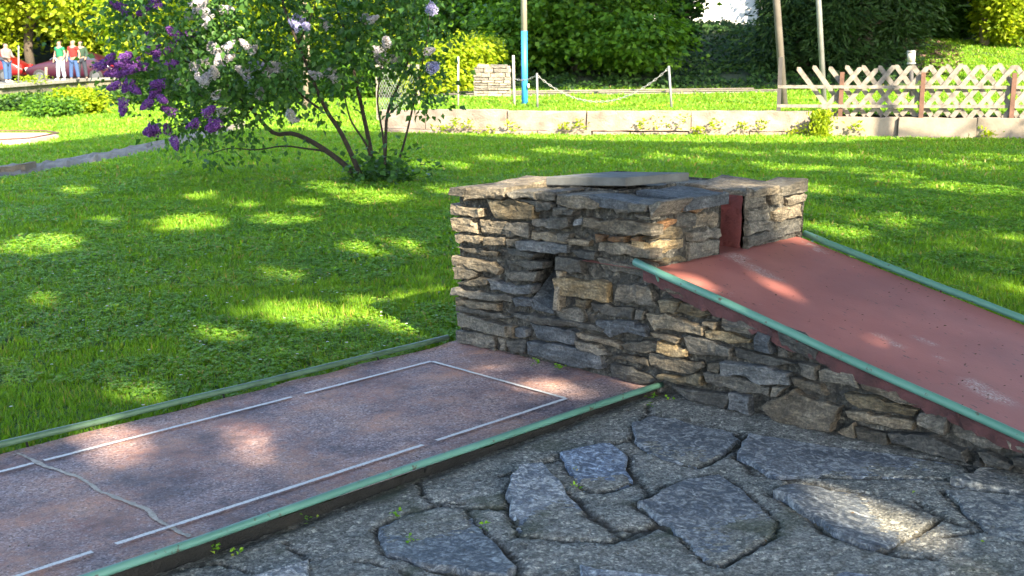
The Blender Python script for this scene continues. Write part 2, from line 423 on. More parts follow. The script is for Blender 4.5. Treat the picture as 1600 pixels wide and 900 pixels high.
WALL_STONES = [
 ('t', (0.005,0.788,0.117,0.794,0.106,0.749,0.008,0.751)),
 ('t', (0.124,0.795,0.368,0.814,0.368,0.766,0.113,0.739)),
 ('g', (0.375,0.791,0.552,0.813,0.559,0.782,0.403,0.768)),
 ('g', (0.558,0.806,0.676,0.821,0.677,0.777,0.565,0.782)),
 ('t', (0.696,0.81,0.859,0.814,0.939,0.79,0.933,0.771,0.804,0.754,0.693,0.766)),
 ('t', (-0.004,0.708,0.086,0.697,0.208,0.703,0.197,0.663,-0.001,0.649)),
 ('o', (0.241,0.747,0.403,0.763,0.545,0.743,0.542,0.681,0.297,0.662)),
 ('g', (0.416,0.764,0.667,0.769,0.661,0.741,0.556,0.712,0.549,0.746)),
 ('g', (0.677,0.745,0.766,0.751,0.767,0.719,0.664,0.712)),
 ('t', (-0.005,0.633,0.138,0.647,0.167,0.578,0.009,0.575)),
 ('t', (0.178,0.64,0.364,0.653,0.361,0.591,0.196,0.582)),
 ('g', (0.375,0.649,0.512,0.658,0.512,0.592,0.375,0.582)),
 ('g', (0.546,0.686,0.76,0.711,0.767,0.673,0.684,0.645,0.553,0.652)),
 ('t', (0.001,0.553,0.196,0.563,0.188,0.526,0.016,0.517)),
 ('t', (0.229,0.564,0.361,0.576,0.364,0.54,0.232,0.523)),
 ('g', (0.375,0.572,0.437,0.579,0.43,0.537,0.375,0.536)),
 ('t', (0.526,0.624,0.645,0.631,0.749,0.608,0.736,0.589,0.533,0.589)),
 ('t', (0.012,0.49,0.158,0.496,0.297,0.496,0.289,0.472,0.143,0.467)),
 ('b', (0.451,0.565,0.619,0.584,0.749,0.578,0.743,0.546,0.646,0.532,0.458,0.535)),
 ('g', (0.332,0.521,0.444,0.531,0.56,0.522,0.546,0.502,0.389,0.496)),
 ('t', (0.002,0.445,0.26,0.441,0.313,0.413,0.299,0.386,0.182,0.389,0.002,0.395)),
 ('t', (0.012,0.389,0.123,0.406,0.172,0.373,0.112,0.341,0.021,0.332)),
 ('t', (0.026,0.318,0.152,0.346,0.241,0.368,0.245,0.33,0.132,0.307,0.041,0.306)),
 ('g', (0.356,0.467,0.513,0.479,0.602,0.483,0.594,0.458,0.513,0.441,0.365,0.447)),
 ('g', (0.365,0.409,0.513,0.421,0.554,0.43,0.54,0.38,0.402,0.376)),
 ('b', (0.25,0.359,0.402,0.348,0.531,0.364,0.513,0.322,0.458,0.311,0.279,0.317)),
 ('g', (0.0,0.286,0.201,0.285,0.398,0.292,0.393,0.263,0.211,0.258,0.005,0.246)),
 ('t', (0.02,0.23,0.298,0.238,0.307,0.208,0.024,0.198)),
 ('b', (0.412,0.287,0.513,0.3,0.541,0.261,0.43,0.254)),
 ('g', (0.019,0.19,0.317,0.194,0.379,0.18,0.278,0.168,0.024,0.169)),
 ('g', (0.014,0.156,0.2,0.149,0.365,0.146,0.374,0.095,0.028,0.085)),
 ('g', (0.017,0.061,0.268,0.077,0.273,0.006,0.027,0.003)),
 ('g', (0.398,0.218,0.532,0.221,0.779,0.233,0.897,0.238,0.96,0.222,0.956,0.211,0.779,0.206,0.604,0.188,0.505,0.196)),
 ('b', (0.421,0.141,0.495,0.15,0.491,0.107,0.421,0.095)),
 ('t', (0.379,0.145,0.412,0.147,0.412,0.09,0.383,0.093)),
 ('b', (0.523,0.178,0.775,0.188,0.807,0.18,0.802,0.119,0.781,0.117,0.569,0.117)),
 ('g', (0.364,0.068,0.491,0.09,0.487,0.026,0.402,0.011)),
 ('g', (0.312,0.07,0.355,0.072,0.35,0.016,0.316,0.013)),
 ('b', (0.525,0.093,0.679,0.104,0.819,0.107,0.94,0.092,0.96,0.039,0.801,0.016,0.715,0.027,0.623,0.029,0.534,0.035)),
 ('g', (0.944,0.814,0.992,0.804,1.133,0.809,1.193,0.808,1.188,0.775,1.122,0.765,1.041,0.762,0.963,0.792)),
 ('g', (1.198,0.808,1.281,0.834,1.225,0.749,1.218,0.746)),
 ('g', (1.122,0.762,1.214,0.756,1.217,0.741,1.134,0.745)),
 ('g', (0.696,0.757,0.792,0.751,0.792,0.724,0.696,0.718)),
 ('t', (0.854,0.72,1.006,0.718,1.088,0.729,1.227,0.717,1.227,0.676,1.066,0.666,0.855,0.675)),
 ('t', (0.749,0.61,0.881,0.617,0.875,0.588,0.768,0.588)),
 ('r', (0.911,0.649,0.972,0.651,0.966,0.627,0.924,0.612)),
 ('r', (0.99,0.651,1.09,0.661,1.085,0.637,0.996,0.63)),
 ('r', (1.107,0.661,1.165,0.665,1.16,0.632,1.12,0.625)),
 ('t', (0.936,0.616,1.067,0.624,1.226,0.611,1.23,0.582,1.092,0.575,0.93,0.579)),
 ('g', (0.753,0.559,0.906,0.567,0.901,0.532,0.813,0.532)),
 ('g', (0.697,0.637,0.768,0.634,0.743,0.59,0.698,0.597)),
 ('b', (0.798,0.71,0.848,0.715,0.846,0.683,0.805,0.682)),
 ('g', (0.682,0.519,0.83,0.524,0.839,0.466,0.686,0.46)),
 ('g', (0.925,0.539,1.112,0.539,1.204,0.528,1.205,0.491,1.113,0.494,0.95,0.492)),
 ('o', (0.683,0.424,0.988,0.44,0.982,0.349,0.69,0.351)),
 ('g', (1.038,0.438,1.206,0.454,1.259,0.367,1.097,0.37,1.03,0.368)),
 ('o', (0.813,0.343,0.869,0.341,0.865,0.304,0.809,0.308)),
 ('g', (0.894,0.332,1.128,0.344,1.129,0.294,1.032,0.287,0.905,0.295)),
 ('g', (0.69,0.286,0.824,0.289,0.855,0.255,0.835,0.236,0.691,0.238)),
 ('g', (1.143,0.337,1.182,0.341,1.178,0.302,1.141,0.3)),
 ('b', (0.915,0.255,1.118,0.283,1.193,0.262,1.194,0.221,1.1,0.232,1.005,0.2,0.936,0.213)),
 ('t', (0.816,0.185,0.936,0.185,1.063,0.175,1.069,0.153,0.947,0.159,0.826,0.163)),
 ('g', (0.811,0.144,0.927,0.144,1.002,0.109,0.908,0.101,0.817,0.113)),
 ('t', (1.036,0.119,1.215,0.132,1.225,0.107,1.141,0.101,1.041,0.097)),
 ('g', (1.017,0.073,1.123,0.077,1.246,0.034,1.2,0.009,1.018,0.009)),
 ('t', (1.078,0.174,1.195,0.209,1.42,0.206,1.421,0.173,1.251,0.165,1.215,0.151,1.088,0.156)),
 ('t', (1.201,0.328,1.3,0.344,1.415,0.324,1.493,0.319,1.49,0.278,1.417,0.284,1.284,0.277,1.248,0.264,1.211,0.299)),
 ('t', (1.23,0.253,1.33,0.255,1.379,0.248,1.366,0.227,1.249,0.234)),
 ('t', (1.296,0.466,1.385,0.452,1.403,0.44,1.324,0.444)),
 ('o', (1.275,0.408,1.38,0.413,1.356,0.359,1.277,0.347)),
 ('o', (1.39,0.409,1.502,0.407,1.535,0.371,1.476,0.358,1.365,0.357)),
 ('t', (1.403,0.454,1.454,0.446,1.464,0.424,1.418,0.429)),
 ('g', (1.4,0.258,1.489,0.269,1.63,0.254,1.627,0.214,1.435,0.195)),
 ('o', (1.506,0.302,1.578,0.318,1.72,0.304,1.713,0.283,1.598,0.275,1.511,0.279)),
 ('g', (1.598,0.375,1.682,0.38,1.765,0.355,1.701,0.343,1.595,0.349)),
 ('b', (1.762,0.338,1.83,0.34,1.821,0.264,1.75,0.267)),
 ('t', (1.495,0.343,1.568,0.353,1.56,0.328,1.505,0.323)),
 ('g', (1.595,0.342,1.745,0.339,1.72,0.319,1.605,0.324)),
 ('o', (1.271,0.216,1.32,0.218,1.43,0.199,1.426,0.178,1.321,0.171,1.272,0.175)),
 ('t', (1.228,0.159,1.322,0.155,1.479,0.161,1.502,0.15,1.429,0.097,1.323,0.098,1.234,0.11)),
 ('t', (1.52,0.169,1.589,0.174,1.577,0.129,1.52,0.135)),
 ('b', (1.602,0.187,1.777,0.2,1.904,0.194,1.91,0.151,1.78,0.13,1.719,0.145,1.604,0.135)),
 ('g', (1.648,0.253,1.792,0.251,1.934,0.243,1.827,0.213,1.659,0.212)),
 ('g', (1.517,0.122,1.631,0.133,1.823,0.123,1.821,0.091,1.695,0.081,1.532,0.089)),
 ('o', (1.265,0.074,1.382,0.08,1.467,0.108,1.506,0.108,1.504,0.07,1.411,0.061,1.266,0.049)),
 ('g', (1.364,0.034,1.515,0.048,1.639,0.049,1.618,-0.006,1.442,-0.006)),
 ('b', (1.647,0.066,1.733,0.068,1.742,-0.011,1.644,-0.003)),
 ('t', (1.806,0.045,1.94,0.133,1.965,0.117,2.133,0.107,2.1,0.003,1.889,-0.006,1.829,0.011)),
 ('g', (1.863,0.366,1.937,0.35,2.035,0.306,2.021,0.281,1.923,0.29,1.869,0.303)),
 ('g', (1.85,0.296,1.899,0.289,1.904,0.264,1.852,0.254)),
 ('g', (1.957,0.249,2.033,0.241,2.035,0.196,1.971,0.201)),
 ('g', (2.041,0.239,2.101,0.253,2.184,0.243,2.219,0.2,2.104,0.202,2.043,0.193)),
 ('t', (1.925,0.183,2.043,0.179,2.069,0.138,1.939,0.149)),
 ('g', (1.842,0.129,1.899,0.132,1.867,0.097,1.843,0.092)),
 ('t', (2.231,0.222,2.331,0.211,2.445,0.183,2.411,0.176,2.309,0.182,2.236,0.198)),
 ('o', (2.156,0.17,2.27,0.171,2.443,0.158,2.429,0.138,2.321,0.126,2.192,0.126)),
 ('t', (2.165,0.099,2.274,0.107,2.431,0.11,2.426,0.076,2.325,0.07,2.179,0.072)),
 ('t', (2.126,-0.004,2.195,0.05,2.202,-0.011,2.167,-0.015)),
 ('t', (2.203,0.04,2.333,0.042,2.337,-0.003,2.217,-0.007)),
 ('g', (2.46,0.159,2.561,0.154,2.559,0.089,2.448,0.108)),
 ('g', (2.35,0.053,2.495,0.071,2.622,0.048,2.638,0.008,2.514,0.016,2.36,0.018)),
 ('g', (2.572,0.148,2.664,0.147,2.757,0.124,2.754,0.084,2.685,0.068,2.576,0.098)),
 ('g', (2.679,0.054,2.728,0.058,2.792,0.037,2.787,0.016,2.702,0.024)),
 ('g', (2.654,0.011,2.685,0.026,2.689,-0.009,2.663,-0.023)),
 ('g', (2.775,0.121,2.854,0.108,2.852,0.086,2.784,0.088)),
 ('g', (2.8,0.061,2.854,0.065,2.857,0.026,2.803,0.026)),
]
FLAGS = [
 (1.475,-1.78,1.476,-1.644,1.489,-1.533,1.558,-1.479,1.646,-1.516,1.771,-1.583,2.033,-1.721,2.068,-1.804,1.852,-1.873,1.754,-1.879,1.668,-1.905,1.567,-1.852),
 (1.571,-1.275,1.478,-1.117,1.524,-1.046,1.739,-1.16,1.94,-1.27,2.105,-1.319,2.098,-1.382,1.921,-1.491,1.859,-1.528,1.725,-1.424),
 (1.473,-0.902,1.534,-0.733,1.574,-0.689,1.682,-0.748,1.749,-0.845,1.851,-0.925,1.845,-1.016,1.806,-1.099,1.762,-1.105,1.624,-1.001),
 (1.453,-0.428,1.464,-0.301,1.612,-0.278,1.828,-0.264,1.894,-0.322,1.918,-0.415,1.925,-0.561,1.929,-0.663,1.837,-0.67,1.715,-0.662,1.585,-0.582),
 (1.987,-1.088,1.971,-0.921,1.975,-0.797,2.015,-0.672,2.117,-0.712,2.255,-0.792,2.414,-0.919,2.448,-0.987,2.455,-1.167,2.456,-1.307,2.399,-1.309,2.335,-1.262,2.209,-1.191,2.106,-1.147),
 (1.976,-0.484,1.876,-0.255,2.136,-0.176,2.417,-0.07,2.64,-0.01,2.682,-0.068,2.678,-0.172,2.406,-0.372,2.194,-0.571),
 (2.283,-0.72,2.278,-0.597,2.403,-0.544,2.537,-0.476,2.771,-0.527,2.772,-0.624,2.767,-0.82,2.761,-0.881,2.677,-0.904,2.568,-0.874),
 (2.68,-0.298,2.937,-0.163,3.081,-0.562,3.046,-0.558,2.944,-0.56,2.803,-0.431),
 (2.671,-0.217,2.699,-0.105,2.672,0.008,2.82,0.058,2.855,0.066,2.93,-0.141,2.898,-0.155,2.696,-0.229),
]
CRACKS = [
 (1.577,-0.602,1.501,-0.396,1.345,-0.158),
 (1.475,-1.19,1.479,-1.041,1.549,-0.695,1.571,-0.595),
 (1.419,-0.286,1.603,-0.226,1.842,-0.231,1.885,-0.313),
 (1.54,-1.462,1.465,-1.51,1.384,-1.494,1.28,-1.424),
 (1.587,-1.474,1.693,-1.381,1.572,-1.271,1.493,-1.149,1.471,-0.987,1.497,-0.935),
 (1.771,-1.583,1.882,-1.632,2.025,-1.712),
 (1.335,-2.038,1.512,-2.089,1.562,-2.163),
 (1.276,-2.366,1.334,-2.256,1.481,-2.226),
 (1.862,-1.537,1.77,-1.42,1.695,-1.384),
 (1.96,-1.001,1.957,-0.945,1.94,-0.879),
 (1.722,-0.805,1.873,-0.917,1.954,-0.983),
 (1.762,-1.163,1.93,-1.249,2.057,-1.285,2.107,-1.227,2.124,-1.171),
 (2.096,-1.317,2.107,-1.227),
 (2.015,-0.672,2.117,-0.712,2.353,-0.873,2.426,-0.928),
 (2.269,-0.734,2.267,-0.548),
 (2.259,-0.721,2.265,-0.574),
 (2.176,-0.584,2.246,-0.542,2.393,-0.525),
 (2.659,-0.458,2.795,-0.542,2.902,-0.542),
 (2.788,-0.648,2.85,-0.667,2.902,-0.542),
 (1.944,-0.42,2.118,-0.586,2.257,-0.567),
 (1.637,-1.987,1.713,-1.955,1.813,-1.946),
 (2.119,-1.327,2.137,-1.178,2.213,-1.196),
 (2.725,-0.886,2.806,-0.891,2.89,-0.851),
]
SIDE_STONES = [
 ('g', (0.724,0.812,0.928,0.779,0.949,0.711,0.773,0.712,0.732,0.764)),
 ('g', (0.743,0.711,0.99,0.689,0.998,0.639,0.762,0.657)),
 ('g', (0.755,0.652,1.011,0.63,0.999,0.589,0.767,0.588)),
 ('g', (0.763,0.578,1.28,0.606,1.295,0.556,1.099,0.542,0.787,0.521)),
 ('t', (0.949,0.776,1.015,0.77,1.038,0.791,1.076,0.716,0.988,0.716)),
 ('t', (1.047,0.779,1.284,0.793,1.295,0.767,1.051,0.759)),
 ('t', (1.082,0.739,1.307,0.738,1.301,0.705,1.151,0.698)),
 ('t', (1.007,0.676,1.269,0.689,1.275,0.628,1.031,0.623)),
 ('r', (-0.013,0.715,0.177,0.728,0.165,0.709,0.041,0.672,-0.012,0.678)),
 ('o', (-0.01,0.645,0.26,0.623,0.268,0.585,-0.004,0.582)),
 ('o', (0.003,0.567,0.277,0.551,0.284,0.53,0.097,0.536)),
 ('g', (0.191,0.752,0.33,0.743,0.343,0.676,0.194,0.686)),
 ('t', (0.347,0.738,0.523,0.722,0.527,0.657,0.354,0.667)),
 ('g', (0.291,0.657,0.523,0.649,0.526,0.609,0.3,0.612)),
 ('g', (0.294,0.605,0.526,0.599,0.531,0.53,0.302,0.528)),
 ('r', (0.202,0.801,0.541,0.817,0.537,0.768,0.319,0.75,0.204,0.758)),
 ('o', (0.017,0.664,0.127,0.7,0.231,0.681,0.253,0.633,0.005,0.652)),
]
SEAL = [(0.053, -2.287), (0.158, -2.284), (0.29, -2.279), (0.391, -2.261), (0.507, -2.252), (0.628, -2.269), (0.718, -2.265), (0.815, -2.252), (0.889, -2.248), (0.99, -2.268), (1.062, -2.271), (1.115, -2.271), (1.184, -2.269)]
# ------------------------------------------------------------------ setting
def smooth(a, b, x):
    t = np.clip((np.asarray(x, float) - a) / (b - a), 0, 1); return t * t * (3 - 2 * t)

def vnoise(x, y, seed=0):
    """cheap smooth value noise, vectorised"""
    x = np.asarray(x, float); y = np.asarray(y, float)
    xi = np.floor(x).astype(np.int64); yi = np.floor(y).astype(np.int64)
    fx = x - xi; fy = y - yi; fx = fx * fx * (3 - 2 * fx); fy = fy * fy * (3 - 2 * fy)
    def hsh(a, b):
        v = (a * 374761393 + b * 668265263 + seed * 1442695041) & 0x7fffffff
        v = ((v ^ (v >> 13)) * 1274126177) & 0x7fffffff
        return ((v ^ (v >> 16)) & 0xffff) / 65535.0
    return (hsh(xi, yi) * (1 - fx) + hsh(xi + 1, yi) * fx) * (1 - fy) + (hsh(xi, yi + 1) * (1 - fx) + hsh(xi + 1, yi + 1) * fx) * fy

def fbm(x, y, seed=0, oct=4):
    s = 0; a = 0.5
    for o in range(oct):
        s = s + a * vnoise(np.asarray(x) * 2 ** o, np.asarray(y) * 2 ** o, seed + o); a *= 0.5
    return s

def latd(P):
    q = np.asarray(P, float)[..., :2] - CAM[:2]
    return q @ RV[:2], q @ HV[:2]

def grid(fn, us, vs):
    U, Vv = np.meshgrid(us, vs, indexing='ij')
    P = fn(U, Vv).reshape(-1, 3)
    nu, nv = len(us), len(vs)
    i = np.arange(nu * nv).reshape(nu, nv)
    F = np.stack([i[:-1, :-1].ravel(), i[1:, :-1].ravel(), i[1:, 1:].ravel(), i[:-1, 1:].ravel()], 1)
    return P, F

def inpoly(px, py, poly):
    poly = np.asarray(poly); inside = np.zeros(np.shape(px), bool)
    x0, y0 = poly[-1]
    for x1, y1 in poly:
        c = ((y1 > py) != (y0 > py)) & (px < (x0 - x1) * (py - y1) / (y0 - y1 + 1e-12) + x1)
        inside ^= c; x0, y0 = x1, y1
    return inside

G0 = -0.07      # lawn soil level, lane surface is 0
UP = 0.33       # upper lawn
WLAT = [-40, -2.5, -1.9, 0.23, 5.3, 8.8, 16, 60]
WDEP = [22.3, 22.3, 22.1, 21.6, 21.4, 20.5, 19.0, 12.0]
def wall_d(lat): return np.interp(lat, WLAT, WDEP)

us = np.concatenate([np.linspace(-250, -30, 12), np.linspace(-28, 16, 60), np.linspace(20, 250, 12)])
P, F = grid(lambda u, v: np.stack([u, v, G0 + 0.02 * (fbm(u * .5, v * .5, 3) - .5) * (np.abs(u) < 25) - .12 * smooth(0, .9, u) * smooth(.9, .2, v)], -1), us, us)
lawn = kind(obj('lawn', P, F, M['turf'], center=False), 'structure', 'mown green lawn in dappled shade')

def upper_z(lat, d):
    s = smooth(-3.2, -1.6, lat) * np.where(lat < -1.9, smooth(22, 24.5, d), 1.0)
    z = -0.14 + s * (UP + 0.14)
    start = 34 - 3.5 * smooth(8, 12, lat)
    b = smooth(-4, 0, lat) * (np.clip((d - start) * 0.17, 0, 2.05) + 0.0)
    z = z + b + np.clip(d - 52, 0, 60) * 0.33 * smooth(-4, 2, lat) + np.clip(d - 60, 0, 60) * 0.4 * (1 - smooth(-4, 2, lat))
    return z + 0.12 * (fbm(lat * .6, d * .6, 9) - .5) * smooth(30, 36, d)

def upfn(a, b):
    d = wall_d(a) + 0.14 + b
    p = CAM[None, None, :2] + HV[:2] * d[..., None] + RV[:2] * a[..., None]
    return np.concatenate([p, upper_z(a, d)[..., None]], -1)
P, F = grid(upfn, np.concatenate([np.linspace(-45, -5, 16), np.linspace(-4.5, 20, 60), np.linspace(22, 60, 12)]),
            np.concatenate([np.linspace(0, 14, 29), np.linspace(14.6, 34, 34), np.linspace(36, 80, 12)]))
terrain = kind(obj('terrain', P, F, M['bankturf'], center=False), 'structure', 'upper lawn and wooded bank behind the low wall')

# raised terrace walk on the far side of the park, lower car park beyond it
TA, TB, TC, TD = pp(-60, 38.5), pp(0, 40.5), pp(135, 49.5), pp(230, 54)
TZ = 0.25
tp = [TA, TB, TC, TD, TD + HV * 1.6 - RV * .8, TC + HV * 1.3 - RV * 2.0, TB - RV * 2.9 + HV * 1.2, TA - RV * 3.4 + HV]
V = [(p[0], p[1], TZ) for p in tp] + [(p[0], p[1], -0.3) for p in tp]
n = len(tp)
terr = kind(obj('terrace_ground', V, [tuple(range(n))] + [(i, i + n, (i + 1) % n + n, (i + 1) % n) for i in range(n)], simple('terrace_gravel', (0.15, 0.14, 0.12), 0.95, 0.3, 2)), 'structure', 'raised gravel terrace walk')
PARK = [cw(-14, 56), cw(-13, 72), cw(-60, 72), cw(-60, 43), cw(-21, 43), cw(-20.6, 51)]
park = kind(obj('car_park', [(p[0], p[1], -.045) for p in PARK], [tuple(range(len(PARK)))], simple('car_park_asphalt', (0.07, 0.068, 0.066), 0.95, 0.3, 2)), 'structure', 'car park beyond the terrace')

# ------------------------------------------------------------------ stones
def resample(poly, step):
    poly = np.array(poly, float); out = []
    for i in range(len(poly)):
        a, b = poly[i], poly[(i + 1) % len(poly)]
        k = max(1, int(round(np.linalg.norm(b - a) / step)))
        for j in range(k): out.append(a + (b - a) * j / k)
    return np.array(out)

def inset_outline(p, e):
    """move a ccw outline inwards by e"""
    t = np.roll(p, -1, 0) - np.roll(p, 1, 0); t /= (np.linalg.norm(t, axis=1, keepdims=True) + 1e-9)
    return p + np.column_stack([-t[:, 1], t[:, 0]]) * e

def stone_shape(poly, proud, depth, rng, rough=0.012, step=0.045, jit=0.006, shrink=0.0, arris=0.006, bed=26.0):
    """a split stone on the plane (u, v): sharp uneven outline, chipped arris, cleft face. returns verts (u, v, out) and faces"""
    c0 = np.mean(poly, 0)
    p = resample(np.array(poly, float) if shrink == 0 else c0 + (np.array(poly) - c0) * (1 - shrink), step)
    n = len(p); p = p + rng.normal(0, jit, p.shape)
    c = p.mean(0)
    size = np.sqrt(abs(np.sum(p[:, 0] * np.roll(p[:, 1], -1) - p[:, 1] * np.roll(p[:, 0], -1))) / 2)
    tilt = rng.normal(0, 0.045, 2); sx, sy = rng.uniform(0, 50, 2); ang = rng.normal(0, .12)
    def relief(q):
        u, v = q[:, 0] + sx, q[:, 1] + sy + ang * (q[:, 0] - c[0])
        st = vnoise(u * 5, v * bed, 3) + .5 * vnoise(u * 13, v * bed * 2.2, 4)
        return rough * (st - .75) + (q - c) @ tilt
    e = min(arris, size * .10)
    q1 = inset_outline(p, e)
    q1 = c + (q1 - c) * .995
    g = step * .8; lo, hi = p.min(0), p.max(0)
    gu, gv = np.meshgrid(np.arange(lo[0], hi[0], g), np.arange(lo[1], hi[1], g * .7)); gi = np.column_stack([gu.ravel(), gv.ravel()])
    q2 = inset_outline(q1, e * 1.3)
    if len(gi): gi = gi + rng.normal(0, g * .18, gi.shape); gi = gi[inpoly(gi[:, 0], gi[:, 1], q2)][:60]
    pts2 = [Vector(x) for x in np.concatenate([q1, gi])] if len(gi) else [Vector(x) for x in q1]
    rv, re_, rf, ov, oe, of = delaunay_2d_cdt(pts2, [], [list(range(n))], 1, 1e-6)
    rv = np.array([tuple(x) for x in rv])
    V0 = np.column_stack([p, np.full(n, -depth)]); V1 = np.column_stack([p, proud + relief(p) - rng.uniform(e * .6, e * 1.8, n)])
    V2 = np.column_stack([rv, proud + relief(rv) + rng.normal(0, rough * .10, len(rv))])
    V = np.concatenate([V0, V1, V2]); F = []
    # outline vertices keep their order in the triangulation input
    m = [-1] * n
    for j, src_ in enumerate(ov):
        for k in src_:
            if k < n: m[k] = j
    for i in range(n):
        i2 = (i + 1) % n
        F.append((i, i2, n + i2, n + i))
        if m[i] >= 0 and m[i2] >= 0 and m[i] != m[i2]: F.append((n + i, n + i2, 2 * n + m[i2], 2 * n + m[i]))
    F += [tuple(2 * n + k for k in f) for f in rf]
    return V, F

def ccw(poly):
    p = np.array(poly, float).reshape(-1, 2)
    a = np.sum(p[:, 0] * np.roll(p[:, 1], -1) - p[:, 1] * np.roll(p[:, 0], -1))
    return p if a > 0 else p[::-1]

def place_stone(name, poly, frame, mat, parent, proud, depth, seed, **kw):
    """frame = (origin, u axis, v axis, outward normal)"""
    o, u, v, nrm = (np.array(a, float) for a in frame)
    S, F = stone_shape(ccw(poly), proud, depth, np.random.default_rng(seed), **kw)
    W = o + S[:, :1] * u + S[:, 1:2] * v + S[:, 2:3] * nrm
    if np.dot(np.cross(u, v), nrm) < 0: F = [f[::-1] for f in F]
    return obj(name, W, F, mat, parent, smooth=False)

def rough_sheet(mb, o, u, v, nrm, lu, lv, step=0.02, amp=0.012, seed=0, keep=None):
    """an uneven mortar face lu by lv"""
    o, u, v, nrm = (np.array(a, float) for a in (o, u, v, nrm))
    us = np.linspace(0, lu, max(2, int(lu / step) + 1)); vs = np.linspace(0, lv, max(2, int(lv / step) + 1))
    rng = np.random.default_rng(seed)
    U, W = np.meshgrid(us, vs, indexing='ij')
    h = amp * 1.6 * (fbm(U * 14, W * 14, seed) - .45) + rng.normal(0, amp * .22, U.shape)
    P = o + U[..., None] * u + W[..., None] * v + h[..., None] * nrm
    nu, nv = U.shape; idx = np.arange(nu * nv).reshape(nu, nv)
    F = []
    flip = np.dot(np.cross(u, v), nrm) < 0
    for i in range(nu - 1):
        for j in range(nv - 1):
            if keep is not None and not keep((us[i] + us[i + 1]) / 2, (vs[j] + vs[j + 1]) / 2): continue
            f = (idx[i, j], idx[i + 1, j], idx[i + 1, j + 1], idx[i, j + 1])
            F.append(f[::-1] if flip else f)
    mb.add(P.reshape(-1, 3), F)

# ------------------------------------------------------------------ the stone obstacle with its ramp
def deck_z(x): return 0.522 - 0.243 * (x - 1.21)
XE = 3.32
ob = thing('stone_ramp_obstacle', (1.2, 0.63, 0), 'rubble stone minigolf obstacle with a red painted ramp and green tube rails', 'golf obstacle')
core = MB()
X, Y, Z = np.eye(3)
niche = (0.50, 0.675, 0.255, 0.535)
def front_keep(a, b):
    if niche[0] < a < niche[1] and niche[2] < b < niche[3]: return False
    return b < (0.775 if a < 1.2 else deck_z(a) - 0.05)
rough_sheet(core, (0.02, 0.028, -0.06), X, Z, -Y, XE - .05, 0.84, 0.018, 0.016, 1, lambda a, b: front_keep(a + .02, b - .06))
rough_sheet(core, (0.028, 0.02, -0.06), Y, Z, -X, 1.26, 0.84, 0.025, 0.014, 2)                # left
rough_sheet(core, (0.02, 1.275, -0.06), X, Z, Y, XE - .05, 0.84, 0.03, 0.014, 3, lambda a, b: b - .06 < (0.775 if a < 1.19 else deck_z(a) - .05))
rough_sheet(core, (1.19, 0.03, 0.40), Y, Z, X, 0.53, 0.38, 0.02, 0.012, 4)                  # right end, near stub
rough_sheet(core, (1.19, 0.775, 0.40), Y, Z, X, 0.50, 0.38, 0.02, 0.012, 5)                 # right end, far stub
rough_sheet(core, (0.82, 0.555, 0.40), X, Z, Y, 0.38, 0.38, 0.03, 0.006, 6)                 # slot, near side
rough_sheet(core, (0.02, 0.02, 0.77), X, Y, Z, 1.18, 0.54, 0.02, 0.02, 7)
rough_sheet(core, (0.02, 0.555, 0.758), X, Y, Z, 0.80, 0.23, 0.02, 0.014, 8)
rough_sheet(core, (0.45, 0.2, 0.80), X, Y, Z, 0.44, 0.42, 0.02, 0.03, 15)
rough_sheet(core, (0.45, 0.2, 0.74), X, Z, -Y, 0.46, 0.085, 0.02, 0.02, 16)
rough_sheet(core, (0.90, 0.2, 0.74), Y, Z, X, 0.42, 0.085, 0.02, 0.02, 17)
rough_sheet(core, (0.02, 0.78, 0.755), X, Y, Z, 1.18, 0.50, 0.02, 0.014, 9)
# niche walls
nx0, nx1, nz0, nz1 = niche
rough_sheet(core, (nx0 - .01, 0.02, nz0 - .02), Y, Z, X, 0.3, nz1 - nz0 + .04, 0.03, 0.006, 10)
rough_sheet(core, (nx1 + .01, 0.02, nz0 - .02), Y, Z, -X, 0.3, nz1 - nz0 + .04, 0.03, 0.006, 11)
rough_sheet(core, (nx0 - .02, 0.02, nz1), X, Y, -Z, nx1 - nx0 + .04, 0.3, 0.03, 0.006, 12)
rough_sheet(core, (nx0 - .02, 0.02, nz0), X, Y, Z, nx1 - nx0 + .04, 0.3, 0.03, 0.006, 13)
rough_sheet(core, (nx0 - .02, 0.31, nz0 - .02), X, Z, -Y, nx1 - nx0 + .04, nz1 - nz0 + .04, 0.03, 0.006, 14)
core.build('mortar_core', M['mortar'], ob)
FRONT = ((0, 0, 0), X, Z, -Y)
SIDE = ((1.20, 0, 0), Y, Z, X)
rs = np.random.default_rng(21)
for i, (c, p) in enumerate(WALL_STONES):
    zs = np.array(p[1::2]); top = zs.max() > 0.765
    place_stone('stone', np.array(p).reshape(-1, 2), FRONT, M[c], ob, rs.uniform(0.002, 0.026) + (0.012 if top else 0), 0.22 if top else 0.06, 100 + i, step=0.032, jit=0.0035, shrink=-0.03, rough=0.018, arris=.004)
for i, (c, p) in enumerate(SIDE_STONES):
    p = np.array(p); slotside = p[0::2].min() > .7; p[0::2] = np.where(p[0::2] > .7, np.maximum(p[0::2], .785), np.minimum(p[0::2], .545))
    place_stone('stone', np.array(p).reshape(-1, 2), SIDE, M[c], ob, rs.uniform(0.0, 0.028), 0.015 if slotside else 0.08, 300 + i, step=0.035, jit=0.004, shrink=-0.03, rough=0.02)

